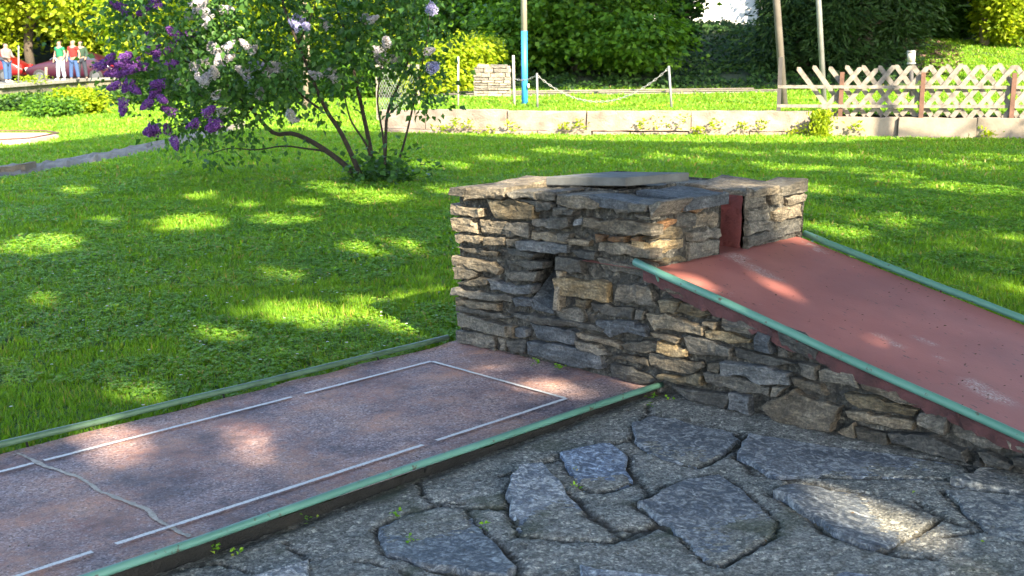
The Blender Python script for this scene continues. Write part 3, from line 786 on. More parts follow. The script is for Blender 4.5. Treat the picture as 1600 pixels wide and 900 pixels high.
def course_wall(frame, u0, u1, v0, v1, seed, cols, keep=lambda a, b: True):
    rng = np.random.default_rng(seed); v = v0; k = 0
    while v < v1 - 0.02:
        hh = min(rng.uniform(0.055, 0.10), v1 - v); u = u0 + rng.uniform(-.0, .02)
        while u < u1 - 0.03:
            ll = min(rng.uniform(0.12, 0.34), u1 - u)
            if keep(u + ll / 2, v + hh):
                q = [(u, v), (u + ll - .012, v + rng.normal(0, .006)), (u + ll - .012 + rng.normal(0, .008), v + hh - .012), (u + rng.normal(0, .006), v + hh - .01 + rng.normal(0, .005))]
                place_stone('stone', q, frame, M[cols[rng.integers(len(cols))]], ob, rng.uniform(-.004, .025), .06, seed * 1000 + k, step=.09); k += 1
            u += ll
        v += hh
course_wall(((0.0, 0, 0), Y, Z, -X), 0.03, 1.28, -0.04, 0.745, 31, 'gttb')
course_wall(((0, 1.30, 0), X, Z, Y), 0.0, 3.1, -0.04, 0.75, 32, 'gtgb', lambda a, b: b < (0.76 if a < 1.15 else deck_z(a) - .06))
# flat capping stones lying on the rim
TOPF = lambda z: ((0, 0, z), X, Y, Z)
CAPS = [('t', [(-.01, .2), (.22, .2), (.26, .50), (.0, .52)], .80, .05), ('t', [(-.02, .54), (.2, .52), (.24, .86), (0, .90)], .768, .05),
        ('t', [(-.01, .92), (.26, .88), (.3, 1.3), (0, 1.3)], .762, .05), ('g', [(.32, .98), (.68, 1.0), (.7, 1.3), (.33, 1.31)], .768, .04),
        ('t', [(.71, 1.0), (1.0, 1.0), (1.02, 1.31), (.72, 1.3)], .785, .05), ('t', [(.92, .81), (1.225, .80), (1.23, 1.02), (.93, .99)], .80, .03),
        ('t', [(1.03, 1.03), (1.235, 1.04), (1.225, 1.31), (1.05, 1.31)], .805, .05),
        ('b', [(.95, .23), (1.1, .20), (1.245, .2), (1.24, .55), (1.08, .56), (.97, .5)], .822, .06),
        ('g', [(.5, .56), (.86, .57), (.88, .77), (.52, .78)], .80, .04), ('b', [(.88, -.02), (1.0, -.025), (1.19, -.02), (1.205, .15), (1.05, .19), (.92, .18)], .812, .035),
        ('g', [(.3, .04), (.6, .02), (.62, .18), (.33, .2)], .80, .04)]
for i, (c, p, z, th_) in enumerate(CAPS):
    place_stone('capstone', p, TOPF(z), M[c], ob, 0.0, th_, 500 + i, step=.07, rough=.008)
# niche: pale upright slip, sloping chute stone
place_stone('niche_slip', [(.672, .27), (.715, .27), (.712, .45), (.69, .455)], ((0, -.012, 0), X, Z, -Y), M['pale'], ob, .012, .2, 560, step=.05, rough=.004)
mb = MB(); mb.add([(.53, .0, .30), (.672, -.01, .262), (.672, .24, .37), (.50, .24, .45), (.53, .0, .25), (.672, -.01, .25), (.672, .24, .25), (.50, .24, .25)],
                  [(0, 1, 2, 3), (4, 7, 6, 5), (0, 4, 5, 1), (1, 5, 6, 2), (2, 6, 7, 3), (3, 7, 4, 0)])
mb.build('chute_stone', M['b'], ob)
# painted slot behind the top of the ramp, its shade darkened into the red
mb = MB()
rough_sheet(mb, (0.83, 0.545, 0.40), Y, Z, X, 0.25, 0.37, 0.02, 0.010, 41)
rough_sheet(mb, (0.83, 0.772, 0.40), X, Z, -Y, 0.345, 0.375, 0.02, 0.010, 42)
mb.build('slot_lining', M['slotred'], ob, smooth=True)
# ramp deck
def deckfn(u, v):
    z = deck_z(np.maximum(u, 1.21)) + 0.004 * (fbm(u * 3, v * 3, 5) - .5)
    return np.stack([u, v, z], -1)
dx = np.linspace(0.84, XE, 100); dy = np.linspace(-0.012, 1.272, 52)
P, F = grid(deckfn, dx, dy)
nv = len(dy)
mb = MB(); mb.V = [tuple(p) for p in P]; mb.F = [tuple(f) for f in F]
deck = mb.build('ramp_deck', M['deck'], ob, smooth=True)
at = deck.data.attributes.new('worn', 'FLOAT', 'POINT')
wv = np.zeros(len(P))
for (wx, wy, ra, rb) in [(1.26, .62, .05, .05), (1.335, .575, .13, .035), (1.44, .545, .10, .035), (2.10, .40, .04, .018), (2.21, .56, .05, .025), (2.17, .38, .04, .02), (2.33, .44, .03, .02), (2.585, .29, .10, .055), (2.52, .33, .05, .04)]:
    e = ((P[:, 0] - wx) / ra) ** 2 + ((P[:, 1] - wy) / rb) ** 2
    wv = np.maximum(wv, np.clip(1.3 - e * .8, 0, 1) * (0.45 + 0.55 * vnoise(P[:, 0] * 60, P[:, 1] * 60, 4)))
at.data.foreach_set('value', wv.astype(np.float32))
# deck edge: uneven maroon fascia on both sides
for nm, y, ny, sd in (('deck_edge', -0.013, -1, 51), ('deck_edge', 1.273, 1, 52)):
    rng = np.random.default_rng(sd); xs = np.linspace(1.19, XE, 90); V = []; F = []
    for k, x in enumerate(xs):
        th_ = 0.055 + 0.022 * (vnoise(x * 9, 0, sd) - .5) + rng.normal(0, .004)
        V += [(x, y, deck_z(x) - .002), (x, y + ny * .006 + rng.normal(0, .002), deck_z(x) - .012), (x, y + ny * (.004 + rng.normal(0, .003)), deck_z(x) - th_), (x, y - ny * .05, deck_z(x) - th_)]
        if k:
            a = (k - 1) * 4
            for j in range(3): F.append((a + j, a + j + 4, a + j + 5, a + j + 1) if ny < 0 else (a + j, a + j + 1, a + j + 5, a + j + 4))
    obj(nm, V, F, M['maroon'], ob)
def bent(a, b, n, amp, seed):
    rng = np.random.default_rng(seed); t = np.linspace(0, 1, n)[:, None]
    p = np.array(a) * (1 - t) + np.array(b) * t
    w_ = np.cumsum(rng.normal(0, amp, (n, 3)), 0); w_ -= t * w_[-1]
    return p + w_
rail_z = lambda x: deck_z(x) + 0.020
for nm, y, x0 in (('ramp_rail', -0.034, 1.155), ('ramp_rail', 1.298, 1.22)):
    rl = MB().tube(bent((x0, y, rail_z(x0)), (XE + .1, y, rail_z(XE + .1)), 16, .0016, int(y * 10 + 60)), 0.0165, 12).build(nm, M['tube'], ob, smooth=True)
    for x in (1.27, 1.95, 2.6, 3.2):
        MB().tube([(x, y, rail_z(x) - .01), (x, y - .022 * np.sign(y - .6), rail_z(x) - .045)], .0055, 6).build('rail_bracket', M['tube'] if x < 1.3 else M['maroon'], rl)

# loose concrete slab lying on top
SB = [(.46, .17, .861), (.87, .263, .880), (.93, .683, .876), (.52, .595, .858)]
V = []
for dz in (-.042, 0): V += [(a, b, c + dz) for a, b, c in SB]
slab = obj('concrete_slab', V, [(0, 3, 2, 1), (4, 5, 6, 7), (0, 1, 5, 4), (1, 2, 6, 5), (2, 3, 7, 6), (3, 0, 4, 7)], M['slab'])
tag(slab, 'loose square grey concrete slab lying on top of the stone obstacle', 'slab')
bv = slab.modifiers.new('edge', 'BEVEL'); bv.width = 0.005; bv.segments = 2

# ------------------------------------------------------------------ the red lane
LN = thing('golf_lane', (0.62, -2.5, 0), 'worn red minigolf lane with dashed white lines and green tube edges', 'golf lane')
L0 = -7.5
rng = np.random.default_rng(5)
ys = np.linspace(L0, 0.06, 160)
xs = np.linspace(0, 1.245, 40)
P, F = grid(lambda u, v: np.stack([u + np.where(u < .01, .035 * (vnoise(v * 5, u * 0, 2) - .6), 0), v, 0.004 * (fbm(u * 4, v * 4, 8) - .5)], -1), xs, ys)
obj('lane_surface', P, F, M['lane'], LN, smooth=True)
for nm, x, sg in (('lane_kerb', 1.247, 1), ('lane_kerb', 0.0, -1)):
    mb = MB(); rough_sheet(mb, (x, L0, -0.13), Y, Z, X * sg, -L0 + .02, 0.128, 0.04, 0.012, 61 + sg)
    mb.build(nm, M['kerb'], LN)
for nm, x, y1, sd in (('lane_rail', -0.022, -0.03, 71), ('lane_rail', 1.268, 0.03, 72)):
    rl = MB().tube(bent((x, L0, .018 if x > 1 else .026), (x, y1, .018 if x > 1 else .026), 40, .0011, sd), 0.0135, 12).build(nm, M['tube'] if x > 1 else M['tube_olive'], LN, smooth=True)
    for y in np.arange(-0.5, L0, -0.86):
        MB().tube([(x - .004 * np.sign(x), y, .012), (x - .02 * np.sign(x - .5), y, -.02)], .005, 6).build('rail_bracket', M['kerb'], rl)
def strip(x0, y0, x1, y1, wd=.0185, zz=.0065, seed=0):
    a, b = np.array([x0, y0]), np.array([x1, y1]); n_ = max(2, int(np.linalg.norm(b - a) / .02)); d = (b - a) / np.linalg.norm(b - a); s = np.array([-d[1], d[0]])
    rg = np.random.default_rng(seed); V = []; F = []
    for k in range(n_ + 1):
        p = a + (b - a) * k / n_; w0, w1 = wd / 2 + rg.normal(0, .0009, 2)
        V += [(*(p - s * w0), zz), (*(p + s * w1), zz)]
        if k: F.append((2 * k - 2, 2 * k, 2 * k + 1, 2 * k - 1))
    return V, F
LINES = [(.207, -.36, .207, -1.10), (.207, -1.17, .207, -2.26), (.207, -2.30, .207, -2.6), (.207, -2.68, .207, -3.9), (.2, -3.98, .207, -5.4), (1.075, -.385, 1.075, -1.14), (1.075, -1.21, 1.075, -2.455), (1.075, -2.53, 1.075, -3.9), (1.075, -3.98, 1.075, -5.4), (.215, -.358, 1.066, -.386)]
for i, l in enumerate(LINES):
    V, F = strip(*l, seed=i); obj('white_line', V, F, M['white'], LN)
V = []; F = []
rg = np.random.default_rng(9)
sp = np.array(SEAL); tt = np.linspace(0, len(sp) - 1, 130)
for k, t_ in enumerate(tt):
    p = np.array([np.interp(t_, range(len(sp)), sp[:, 0]), np.interp(t_, range(len(sp)), sp[:, 1])])
    w0 = .003 + .009 * vnoise(t_ * 2.3, 1, 3) + rg.normal(0, .0012); w1 = .003 + .011 * vnoise(t_ * 2.9, 5, 7) + rg.normal(0, .0012)
    V += [(p[0] + rg.normal(0, .004), p[1] - w0 * 1.0, .0034), (p[0], p[1] + w1 * .3, .0038), (p[0] + rg.normal(0, .004), p[1] + w1 * 1.0, .0034)]
    if k:
        a = 3 * k - 3; F += [(a, a + 3, a + 4, a + 1), (a + 1, a + 4, a + 5, a + 2)]
obj('crack_sealant', V, F, M['seal'], LN)

# ------------------------------------------------------------------ crazy paving
def pav_z(x, y): return -0.022 + 0.012 * np.clip(y + 0.9, -2, 1) + 0.006 * np.clip(x - 1.3, 0, 2)
pts = []
for cr in CRACKS:
    c = np.array(cr).reshape(-1, 2)
    pts += [(c[i], c[i + 1]) for i in range(len(c) - 1)]
for fl in FLAGS:
    c = np.array(fl).reshape(-1, 2)
    pts += [(c[i], c[(i + 1) % len(c)]) for i in range(len(c))]
gx = np.linspace(1.25, 4.0, 190); gy = np.linspace(-4.2, 0.03, 280)
U, W = np.meshgrid(gx, gy, indexing='ij')
wu = U + 0.02 * (fbm(U * 9, W * 9, 1) - .5) * 2; wv_ = W + 0.02 * (fbm(U * 9, W * 9, 2) - .5) * 2
dm = np.full(U.shape, 9.0)
for a, b in pts:
    ab = b - a; t_ = np.clip(((wu - a[0]) * ab[0] + (wv_ - a[1]) * ab[1]) / (ab @ ab + 1e-9), 0, 1)
    dm = np.minimum(dm, np.hypot(wu - a[0] - t_ * ab[0], wv_ - a[1] - t_ * ab[1]))
wid = 0.005 + 0.013 * vnoise(U * 6, W * 6, 11)
crk = np.clip(1 - dm / wid, 0, 1)
edge = smooth(.10, .0, U - 1.27) * (0.5 + .5 * vnoise(U * 12, W * 12, 4)) + smooth(-.09, 0.0, W) * vnoise(U * 10, W * 10, 6)
rgn = np.random.default_rng(3)
Zg = pav_z(U, W) - 0.015 * crk ** .7 + 0.007 * (fbm(U * 12, W * 12, 21) - .5) + rgn.normal(0, .0014, U.shape) - 0.008 * smooth(.04, 0, U - 1.27)
P = np.stack([U, W, Zg], -1).reshape(-1, 3); idx = np.arange(U.size).reshape(U.shape)
F = np.stack([idx[:-1, :-1].ravel(), idx[1:, :-1].ravel(), idx[1:, 1:].ravel(), idx[:-1, 1:].ravel()], 1)
pav = kind(obj('pavement', P, F, M['paving'], center=False), 'structure', 'crazy paving of slate flags set in rough grey concrete')
a1 = pav.data.attributes.new('soil', 'FLOAT', 'POINT'); a1.data.foreach_set('value', np.clip(smooth(0.15, .6, crk) * .95 + .7 * edge, 0, 1).ravel().astype(np.float32))
a2 = pav.data.attributes.new('moss', 'FLOAT', 'POINT'); a2.data.foreach_set('value', (0.75 * smooth(.54, .72, fbm(U * 5, W * 5, 31)) * smooth(-.3, -1.2, W)).ravel().astype(np.float32))
rg = np.random.default_rng(77)
for i, fl in enumerate(FLAGS):
    p = np.array(fl).reshape(-1, 2); c = p.mean(0)
    place_stone('flagstone', p, ((0, 0, float(pav_z(*c))), X, Y, Z), M[['flag', 'flag_light', 'flag_blue', 'flag', 'flag', 'flag', 'flag', 'flag_warm', 'flag_warm'][i]], pav, 0.0035, .03, 800 + i, step=.05, rough=.007, jit=.006, shrink=.015, arris=.005, bed=5)
for a_, b_, i in (((3.1, -.2), .25, 0), ((3.4, -.75), .3, 1), ((2.4, -1.65), .25, 2), ((2.85, -1.2), .24, 3), ((1.55, -2.3), .22, 4), ((1.62, -2.75), .2, 5), ((2.1, -2.25), .25, 6), ((2.9, -1.9), .28, 7)):
    an = np.sort(rg.uniform(0, 6.28, 7)); p = np.array(a_) + np.column_stack([np.cos(an), np.sin(an)]) * b_ * rg.uniform(.7, 1.05, (7, 1))
    place_stone('flagstone', p, ((0, 0, float(pav_z(*a_))), X, Y, Z), M[['flag', 'flag_warm', 'flag_light'][i % 3]], pav, 0.003, .03, 850 + i, step=.06, rough=.006, arris=.005, bed=5)
kind(obj('paving_bed', [(1.26, -9, -.1), (9, -9, -.1), (9, 0, -.1), (1.26, 0, -.1)], [(0, 1, 2, 3)], M['paving']), 'structure', 'rough concrete bed beyond the flags')
# ------------------------------------------------------------------ foliage
def leaves(C_, D, Nn, L, Wd, rng, fold=0.18):
    """kite-shaped folded leaves; C_ base points, D directions, Nn face normals"""
    n = len(C_)
    D = D / (np.linalg.norm(D, axis=1, keepdims=True) + 1e-9)
    Nn = Nn - D * np.sum(Nn * D, 1, keepdims=True); Nn /= (np.linalg.norm(Nn, axis=1, keepdims=True) + 1e-9)
    S = np.cross(D, Nn)
    L = np.broadcast_to(L, (n,))[:, None]; Wd = np.broadcast_to(Wd, (n,))[:, None]
    V = np.empty((n, 4, 3))
    V[:, 0] = C_
    V[:, 1] = C_ + D * L * .42 + S * Wd * .5 + Nn * Wd * fold
    V[:, 2] = C_ + D * L - Nn * L * .12
    V[:, 3] = C_ + D * L * .42 - S * Wd * .5 + Nn * Wd * fold
    i = np.arange(n)[:, None] * 4
    F = np.concatenate([np.concatenate([i, i + 1, i + 2], 1), np.concatenate([i, i + 2, i + 3], 1)])
    return V.reshape(-1, 3), F

def clusters(cc, per, spread, flat, L, Wd, rng, droop=0.35, out_c=None):
    """sprays of leaves round cluster centres"""
    n = len(cc) * per
    base = np.repeat(cc, per, 0)
    off = rng.normal(0, 1, (n, 3)) * spread; off[:, 2] *= flat
    D = off.copy(); D[:, 2] -= droop * spread
    D += rng.normal(0, .35 * spread, D.shape)
    tilt = np.repeat(rng.normal(0, .35, (len(cc), 3)), per, 0)
    if out_c is not None:
        o = base - out_c; o /= (np.linalg.norm(o, axis=1, keepdims=True) + 1e-6); tilt = tilt + 1.0 * o
    Nn = np.array([0, 0, .8]) + tilt + rng.normal(0, .6, (n, 3))
    s = rng.uniform(.6, 1.25, n)
    return leaves(base + off, D, Nn, L * s, Wd * s, rng)

def ellipsoid(c, rad, n, rng, shell=.55, lump=0.75):
    d = rng.normal(0, 1, (n * 4, 3)); d /= np.linalg.norm(d, axis=1, keepdims=True)
    k = vnoise(d[:, 0] * 2.6 + 5 + c[0], d[:, 1] * 2.6 + d[:, 2] * 2.1 + c[1], 3)
    r_ = (shell + (1 - shell) * rng.uniform(0, 1, n * 4)) * (lump + (1 - lump) * 2 * k)
    keep = rng.uniform(0, 1, n * 4) < np.clip(k * 1.8 - .2, .08, 1)
    q = (np.array(c) + d * r_[:, None] * _frame(rad))[keep] if not callable(rad) else None
    return q[:n]

def _frame(rad): return np.array(rad, float)

def cam_ellipsoid(c, rad, n, rng, **kw):
    """ellipsoid with radii (across view, along view, up)"""
    q = ellipsoid((0, 0, 0), rad, n, rng, **kw)
    return np.array(c) + q[:, :1] * RV + q[:, 1:2] * HV + q[:, 2:3] * np.array([0, 0, 1.0])

GAP = [(1084, 1182, -60, 52), (1016, 1056, -60, 34)]      # windows in the wood where the white house shows
def view_px(P):
    v = P - CAM
    f = HV * math.cos(PITCH) - np.array([0, 0, 1]) * math.sin(PITCH); u = HV * math.sin(PITCH) + np.array([0, 0, 1]) * math.cos(PITCH)
    z = v @ f
    return 800 + 1850 * (v @ RV) / z, 450 - 1850 * (v @ u) / z, z
def open_gap(cc, rng, frac=.93, m=7):
    x, y, z = view_px(cc); k = np.ones(len(cc), bool)
    for a, b, c, d in GAP: k &= ~((x > a - m) & (x < b + m) & (y > c) & (y < d + m) & (rng.uniform(0, 1, len(cc)) < frac))
    return cc[k]

def limb_path(a, b, rng, n=6, wob=.06):
    t = np.linspace(0, 1, n)[:, None]; a, b = np.array(a, float), np.array(b, float)
    p = a * (1 - t) + b * t; L = np.linalg.norm(b - a)
    p[1:-1] += rng.normal(0, wob * L, (n - 2, 3)); p[:, 2] += L * .10 * np.sin(np.pi * t[:, 0])
    return p

def tree(name, base, crowns, label, cat, mat, leaf, trunk_r=.16, group=None, seed=1, bark='bark', nl=9, gap=False, trunk_top=None, per=26, spread=.32, flat=.4, droop=.35, shell=.5):
    """crowns: list of (centre, radii, clusters)"""
    rng = np.random.default_rng(seed)
    t = thing(name, base, label, cat, group)
    allc = []
    for c, rad, n in crowns:
        allc.append(cam_ellipsoid(c, rad, n, rng, shell=shell))
    cc = np.concatenate(allc); oc = np.repeat(np.array([c for c, _, _ in crowns]), [len(a) for a in allc], 0)
    ok = cc[:, 2] > base[2] + .05; cc = cc[ok]; oc = oc[ok]
    if gap:
        n0 = len(cc); cc = open_gap(cc, rng); oc = np.repeat(np.mean(oc, 0)[None], len(cc), 0)
    V, F = clusters(cc, per, spread, flat, leaf[0], leaf[1], rng, droop, np.repeat(oc, per, 0))
    if gap:
        Q = V.reshape(-1, 4, 3); x, y, z = view_px(Q.mean(1)); k = np.ones(len(Q), bool)
        for a, b, c_, d in GAP: k &= ~((x > a) & (x < b) & (y > c_) & (y < d) & (rng.uniform(0, 1, len(Q)) < .93))
        Q = Q[k]; V = Q.reshape(-1, 3); i = np.arange(len(Q))[:, None] * 4
        F = np.concatenate([np.concatenate([i, i + 1, i + 2], 1), np.concatenate([i, i + 2, i + 3], 1)])
    obj('crown', V, F, M[mat], t)
    top = np.array(trunk_top if trunk_top is not None else crowns[0][0], float)
    mb = MB(); mb.tube(limb_path(base - np.array([0, 0, .15]), top, rng, 7, .015), np.linspace(trunk_r, trunk_r * .4, 7), 9)
    for k in range(nl):
        e = cc[rng.integers(len(cc))]; f = rng.uniform(.3, .9); s = np.array(base) * (1 - f) + top * f
        mb.tube(limb_path(s, e, rng, 5, .05), np.linspace(trunk_r * .38, .012, 5), 6)
    mb.build('trunk', M[bark], t, smooth=True)
    return t

UPZ = lambda px, d: float(upper_z(np.array(latd(pp(px, d))[0]), np.array(float(d))))
# ---- background trees and shrubs
def bgtree(name, px, d, zc, rad, ncl, mat, leaf, label, cat='tree', base_z=None, seed=1, tr=.16, extra=(), **kw):
    lat = latd(pp(px, d))[0]
    bz = base_z if base_z is not None else UPZ(px, d)
    b = pp(px, d, bz); crowns = [(pp(px, d, zc), rad, ncl)] + [(pp(a, e, z), r_, k) for a, e, z, r_, k in extra]
    return tree(name, b, crowns, label, cat, mat, leaf, tr, seed=seed, **kw)

bgtree('maple_tree', 50, 60, 6.4, (7.5, 4, 5.2), 1500, 'leaf_bright', (.30, .22), 'broad sunlit yellow-green tree behind the parked cars', base_z=.25, seed=11, tr=.25, spread=.45)
bgtree('broadleaf_tree', 190, 62, 5.0, (3.6, 3, 4.3), 900, 'leaf_mid', (.26, .18), 'dark green tree between the people and the lilac', base_z=.2, seed=12, tr=.22, spread=.4)
bgtree('young_tree', 222, 36, 2.35, (1.0, .9, 1.15), 190, 'leaf_bright', (.20, .15), 'small fresh green tree just beyond the purple lilac blossom', base_z=G0, seed=13, tr=.06, spread=.26)
bgtree('broadleaf_tree', 330, 58, 5.0, (5.0, 3, 5), 900, 'leaf_dark', (.26, .18), 'dark tree seen through the middle of the lilac', base_z=.1, seed=14, tr=.25, spread=.42)
bgtree('maple_tree', 500, 47, 4.6, (4.0, 3, 3.8), 1100, 'leaf_bright', (.24, .18), 'sunlit yellow-green tree right behind the lilac bush', base_z=.1, seed=15, tr=.2, spread=.4, extra=[(610, 46, 3.4, (2.4, 2, 2.6), 500)])
bgtree('broadleaf_tree', 680, 44, 4.0, (2.6, 2, 3.6), 900, 'leaf_bright', (.22, .16), 'light green tree behind the bright shrub and the small stone block', seed=16, tr=.2, spread=.36)
bgtree('spindle_shrub', 700, 31.0, 1.0, (.75, .5, .75), 260, 'leaf_bright', (.13, .09), 'bright yellow-green shrub beside the small stone block', 'shrub', seed=17, tr=.03, spread=.16, extra=[(672, 29.5, .62, (.5, .5, .5), 120), (742, 32, 1.4, (.6, .5, .5), 130)])
bgtree('hornbeam_tree', 900, 37, 2.8, (3.0, 2.2, 2.5), 600, 'leaf_mid', (.19, .14), 'spreading green tree with layered leaves behind the hanging chain', seed=18, tr=.2, flat=.14, spread=.46, extra=[(985, 35.5, 1.75, (1.3, 1.0, .85), 210), (830, 38, 2.6, (1.6, 1.5, 1.8), 350)])
bgtree('broadleaf_tree', 770, 41, 3.4, (2.4, 2, 3.6), 700, 'leaf_dark', (.22, .15), 'dark tree behind the blue and white pole', seed=19, tr=.2, spread=.36)
bgtree('ivy_clad_tree', 1068, 41, 4.2, (.62, .6, 3.6), 520, 'leaf_ivy', (.15, .13), 'ivy covered trunk standing before the white house', seed=20, tr=.22, spread=.16, nl=3, shell=.75)
bgtree('yew_tree', 1255, 37, 3.0, (2.0, 1.8, 3.0), 560, 'leaf_yew', (.24, .06), 'dark evergreen behind the two tall poles', seed=21, tr=.2, spread=.44, flat=.2, droop=.6, gap=True)
bgtree('yew_tree', 1355, 36, 2.9, (2.0, 1.6, 3.0), 580, 'leaf_yew', (.24, .06), 'dark evergreen behind the small white lamp', seed=22, tr=.2, spread=.44, flat=.2, droop=.6)
bgtree('broadleaf_tree', 1455, 40, 4.6, (2.4, 1.8, 3.2), 700, 'leaf_dark', (.22, .15), 'dark tree above the brown leaf litter', seed=23, tr=.2, spread=.36)
bgtree('bare_trunk_tree', 1537, 38, 7.5, (3.2, 3, 2.8), 700, 'leaf_mid', (.24, .17), 'tree with a pale straight trunk above the sunny bank', seed=24, tr=.17, bark='palebark', spread=.4, nl=7)
bgtree('sunlit_shrub', 1590, 37.5, 2.9, (1.0, .8, 1.1), 360, 'leaf_bright', (.15, .11), 'bright leafy shrub on the bank above the lattice fence', 'shrub', seed=25, tr=.04, spread=.2, extra=[(1565, 38, 2.3, (.6, .6, .5), 120)])
bgtree('dark_shrub', 1490, 39.5, 2.4, (1.1, .8, .75), 200, 'leaf_dark', (.15, .11), 'dark low shrub above the leaf litter on the bank', 'shrub', seed=26, tr=.03, spread=.22)
# far wood rising up the slope
fw = [(720, 52), (800, 50), (880, 53), (960, 51), (1210, 52), (1300, 50), (1390, 53), (1480, 50), (1570, 52), (1660, 50), (640, 56), (560, 58), (440, 62), (240, 64), (130, 66), (-40, 62), (1130, 66), (1040, 68)]
wood = ['behind the shrub', 'behind the blue pole', 'behind the layered tree', 'left of the ivy trunk', 'right of the white house', 'behind the poles', 'above the lamp', 'above the leaf litter', 'above the sunny bank', 'at the right end of the bank', 'behind the lilac tip', 'far behind the lilac', 'far behind the lilac middle', 'behind the purple blossom', 'behind the parked cars', 'behind the red car', 'behind the white house', 'behind the house corner']
for i, (px, d) in enumerate(fw):
    z = UPZ(px, d)
    bgtree('wood_tree', px, d, z + 3.0, (2.9, 2.2, 3.6), 420, 'leaf_dark' if i % 3 else 'leaf_mid', (.34, .24), 'tall dark woodland tree %s' % wood[i], seed=40 + i, tr=.22, spread=.5, gap=(d < 60), group='woodland trees up the slope')

# ivy and ground cover on the bank
rng = np.random.default_rng(90)
n = 26000
lat = rng.uniform(-1, 17, n); d = rng.uniform(33.0, 47.5, n)
k = (d > 34 - 3.0 * smooth(8, 12, lat) + rng.normal(0, .5, n)) & (fbm(lat * .9, d * .9, 4) > .33)
px_ = 800 + lat / d * 1880
litter = (px_ > 1415) & (px_ < 1500) & (d < 39)
k &= ~(litter & (rng.uniform(0, 1, n) < .9)); k &= ~((px_ > 1440) & (d < 39.5))
lat, d = lat[k], d[k]
C_ = CAM + HV * d[:, None] + RV * lat[:, None]; C_[:, 2] = upper_z(lat, d) + rng.uniform(.0, .22, len(d)) * (fbm(lat * 1.5, d * 1.5, 6) * 1.6)
V, F = leaves(C_, rng.normal(0, 1, C_.shape) * (1, 1, .4), np.array([0, 0, 1.0]) - HV * .8 + rng.normal(0, .4, C_.shape), rng.uniform(.10, .2, len(C_)), rng.uniform(.09, .16, len(C_)), rng)
kind(obj('ivy_ground_cover', V, F, M['leaf_ivy']), 'stuff', 'dark ivy and low plants covering the wooded bank')
n = 2600
lat = rng.uniform(9.6, 13.6, n); d = rng.uniform(31.5, 38.5, n); px_ = 800 + lat / d * 1880
k = (px_ > 1425 + 30 * rng.normal(0, 1, n)) & (px_ < 1500) & (d > 33); lat, d = lat[k], d[k]
C_ = CAM + HV * d[:, None] + RV * lat[:, None]; C_[:, 2] = upper_z(lat, d) + .03
V, F = leaves(C_, rng.normal(0, 1, C_.shape) * (1, 1, .3), np.array([0, 0, 1.0]) + rng.normal(0, .3, C_.shape), .16, .11, rng)
kind(obj('leaf_litter', V, F, M['litter']), 'stuff', 'brown fallen leaves on the bank')

# ------------------------------------------------------------------ lilac bush
LB = np.array([-6.45, 5.0, G0])
lat0, dep0 = latd(LB)
def lp(px, py, dd=0.0):
    """point of the bush at a photo bearing and height line, dd metres nearer or farther than the root"""
    dpt = dep0 + dd
    z = CAM[2]
    for _ in range(4):
        zc_ = dpt * math.cos(PITCH) + (CAM[2] - z) * math.sin(PITCH)
        # invert row -> height at this distance
        tanv = (450 - py) / 1850
        ang = math.atan(tanv) - PITCH
        z = CAM[2] + dpt * math.tan(ang)
    return pp(px, dpt, z)
lil = thing('lilac_bush', LB, 'large lilac bush with purple, white and pale blue blossom on the lawn', 'bush')
rng = np.random.default_rng(33)
STEMS = [  # photo-traced stems: points (column, row, nearer/farther), radius at foot
 ([(562, 283, 0), (540, 258, .05), (500, 228, .1), (455, 210, .2), (430, 212, .3), (390, 165, .35), (372, 148, .3), (330, 110, .2), (290, 70, .1)], .048),
 ([(566, 282, -.1), (553, 243, -.1), (530, 200, -.1), (505, 170, -.2), (488, 130, -.2), (465, 70, -.3), (445, 20, -.3), (430, -50, -.3)], .042),
 ([(572, 280, .15), (583, 245, .2), (572, 195, .2), (560, 150, .2), (550, 100, .25), (538, 50, .3), (525, 10, .3), (510, -60, .3)], .040),
 ([(582, 278, 0), (575, 235, 0), (552, 195, -.1), (540, 160, -.2), (535, 130, -.3)], .022),
 ([(598, 276, .1), (600, 240, .1), (606, 180, .1), (618, 140, .1), (640, 90, .1), (645, 40, .2), (650, -30, .2)], .030),
 ([(602, 276, 0), (598, 220, -.1), (590, 160, -.2), (596, 110, -.2), (600, 60, -.2)], .020),
 ([(615, 275, .1), (632, 225, .1), (645, 170, .0), (655, 120, 0), (668, 70, 0), (672, 20, .1)], .020),
 ([(545, 262, .1), (515, 235, .3), (480, 233, .4), (440, 225, .5), (400, 235, .55), (360, 228, .6), (330, 240, .6)], .020),
 ([(500, 170, -.2), (470, 150, -.1), (440, 110, 0), (400, 80, .1), (350, 40, 0), (330, -10, 0)], .018),
 ([(390, 165, .35), (340, 165, .4), (300, 140, .5), (260, 120, .5), (215, 100, .5), (170, 105, .5)], .016),
 ([(390, 175, .35), (350, 185, .5), (320, 190, .6), (290, 195, .6), (262, 205, .6)], .014),
 ([(330, 110, .2), (280, 90, .3), (240, 50, .3), (215, 20, .3)], .014),
 ([(465, 70, -.3), (490, 30, -.4), (500, -20, -.4)], .014), ([(606, 180, .1), (640, 150, -.2), (665, 130, -.3)], .010)]
for pts_, r0 in STEMS:
    q = np.array([lp(*a) for a in pts_]); q[1:-1] += rng.normal(0, .02, (len(q) - 2, 3))
    # smooth the path
    t_ = np.linspace(0, len(q) - 1, len(q) * 3); qs = np.stack([np.interp(t_, range(len(q)), q[:, j]) for j in range(3)], 1)
    for _ in range(2): qs[1:-1] = .5 * qs[1:-1] + .25 * (qs[:-2] + qs[2:])
    MB().tube(qs, np.linspace(r0 * .8, max(.005, r0 * .24), len(qs)), 7).build('stem', M['lilacbark'], lil, smooth=True)
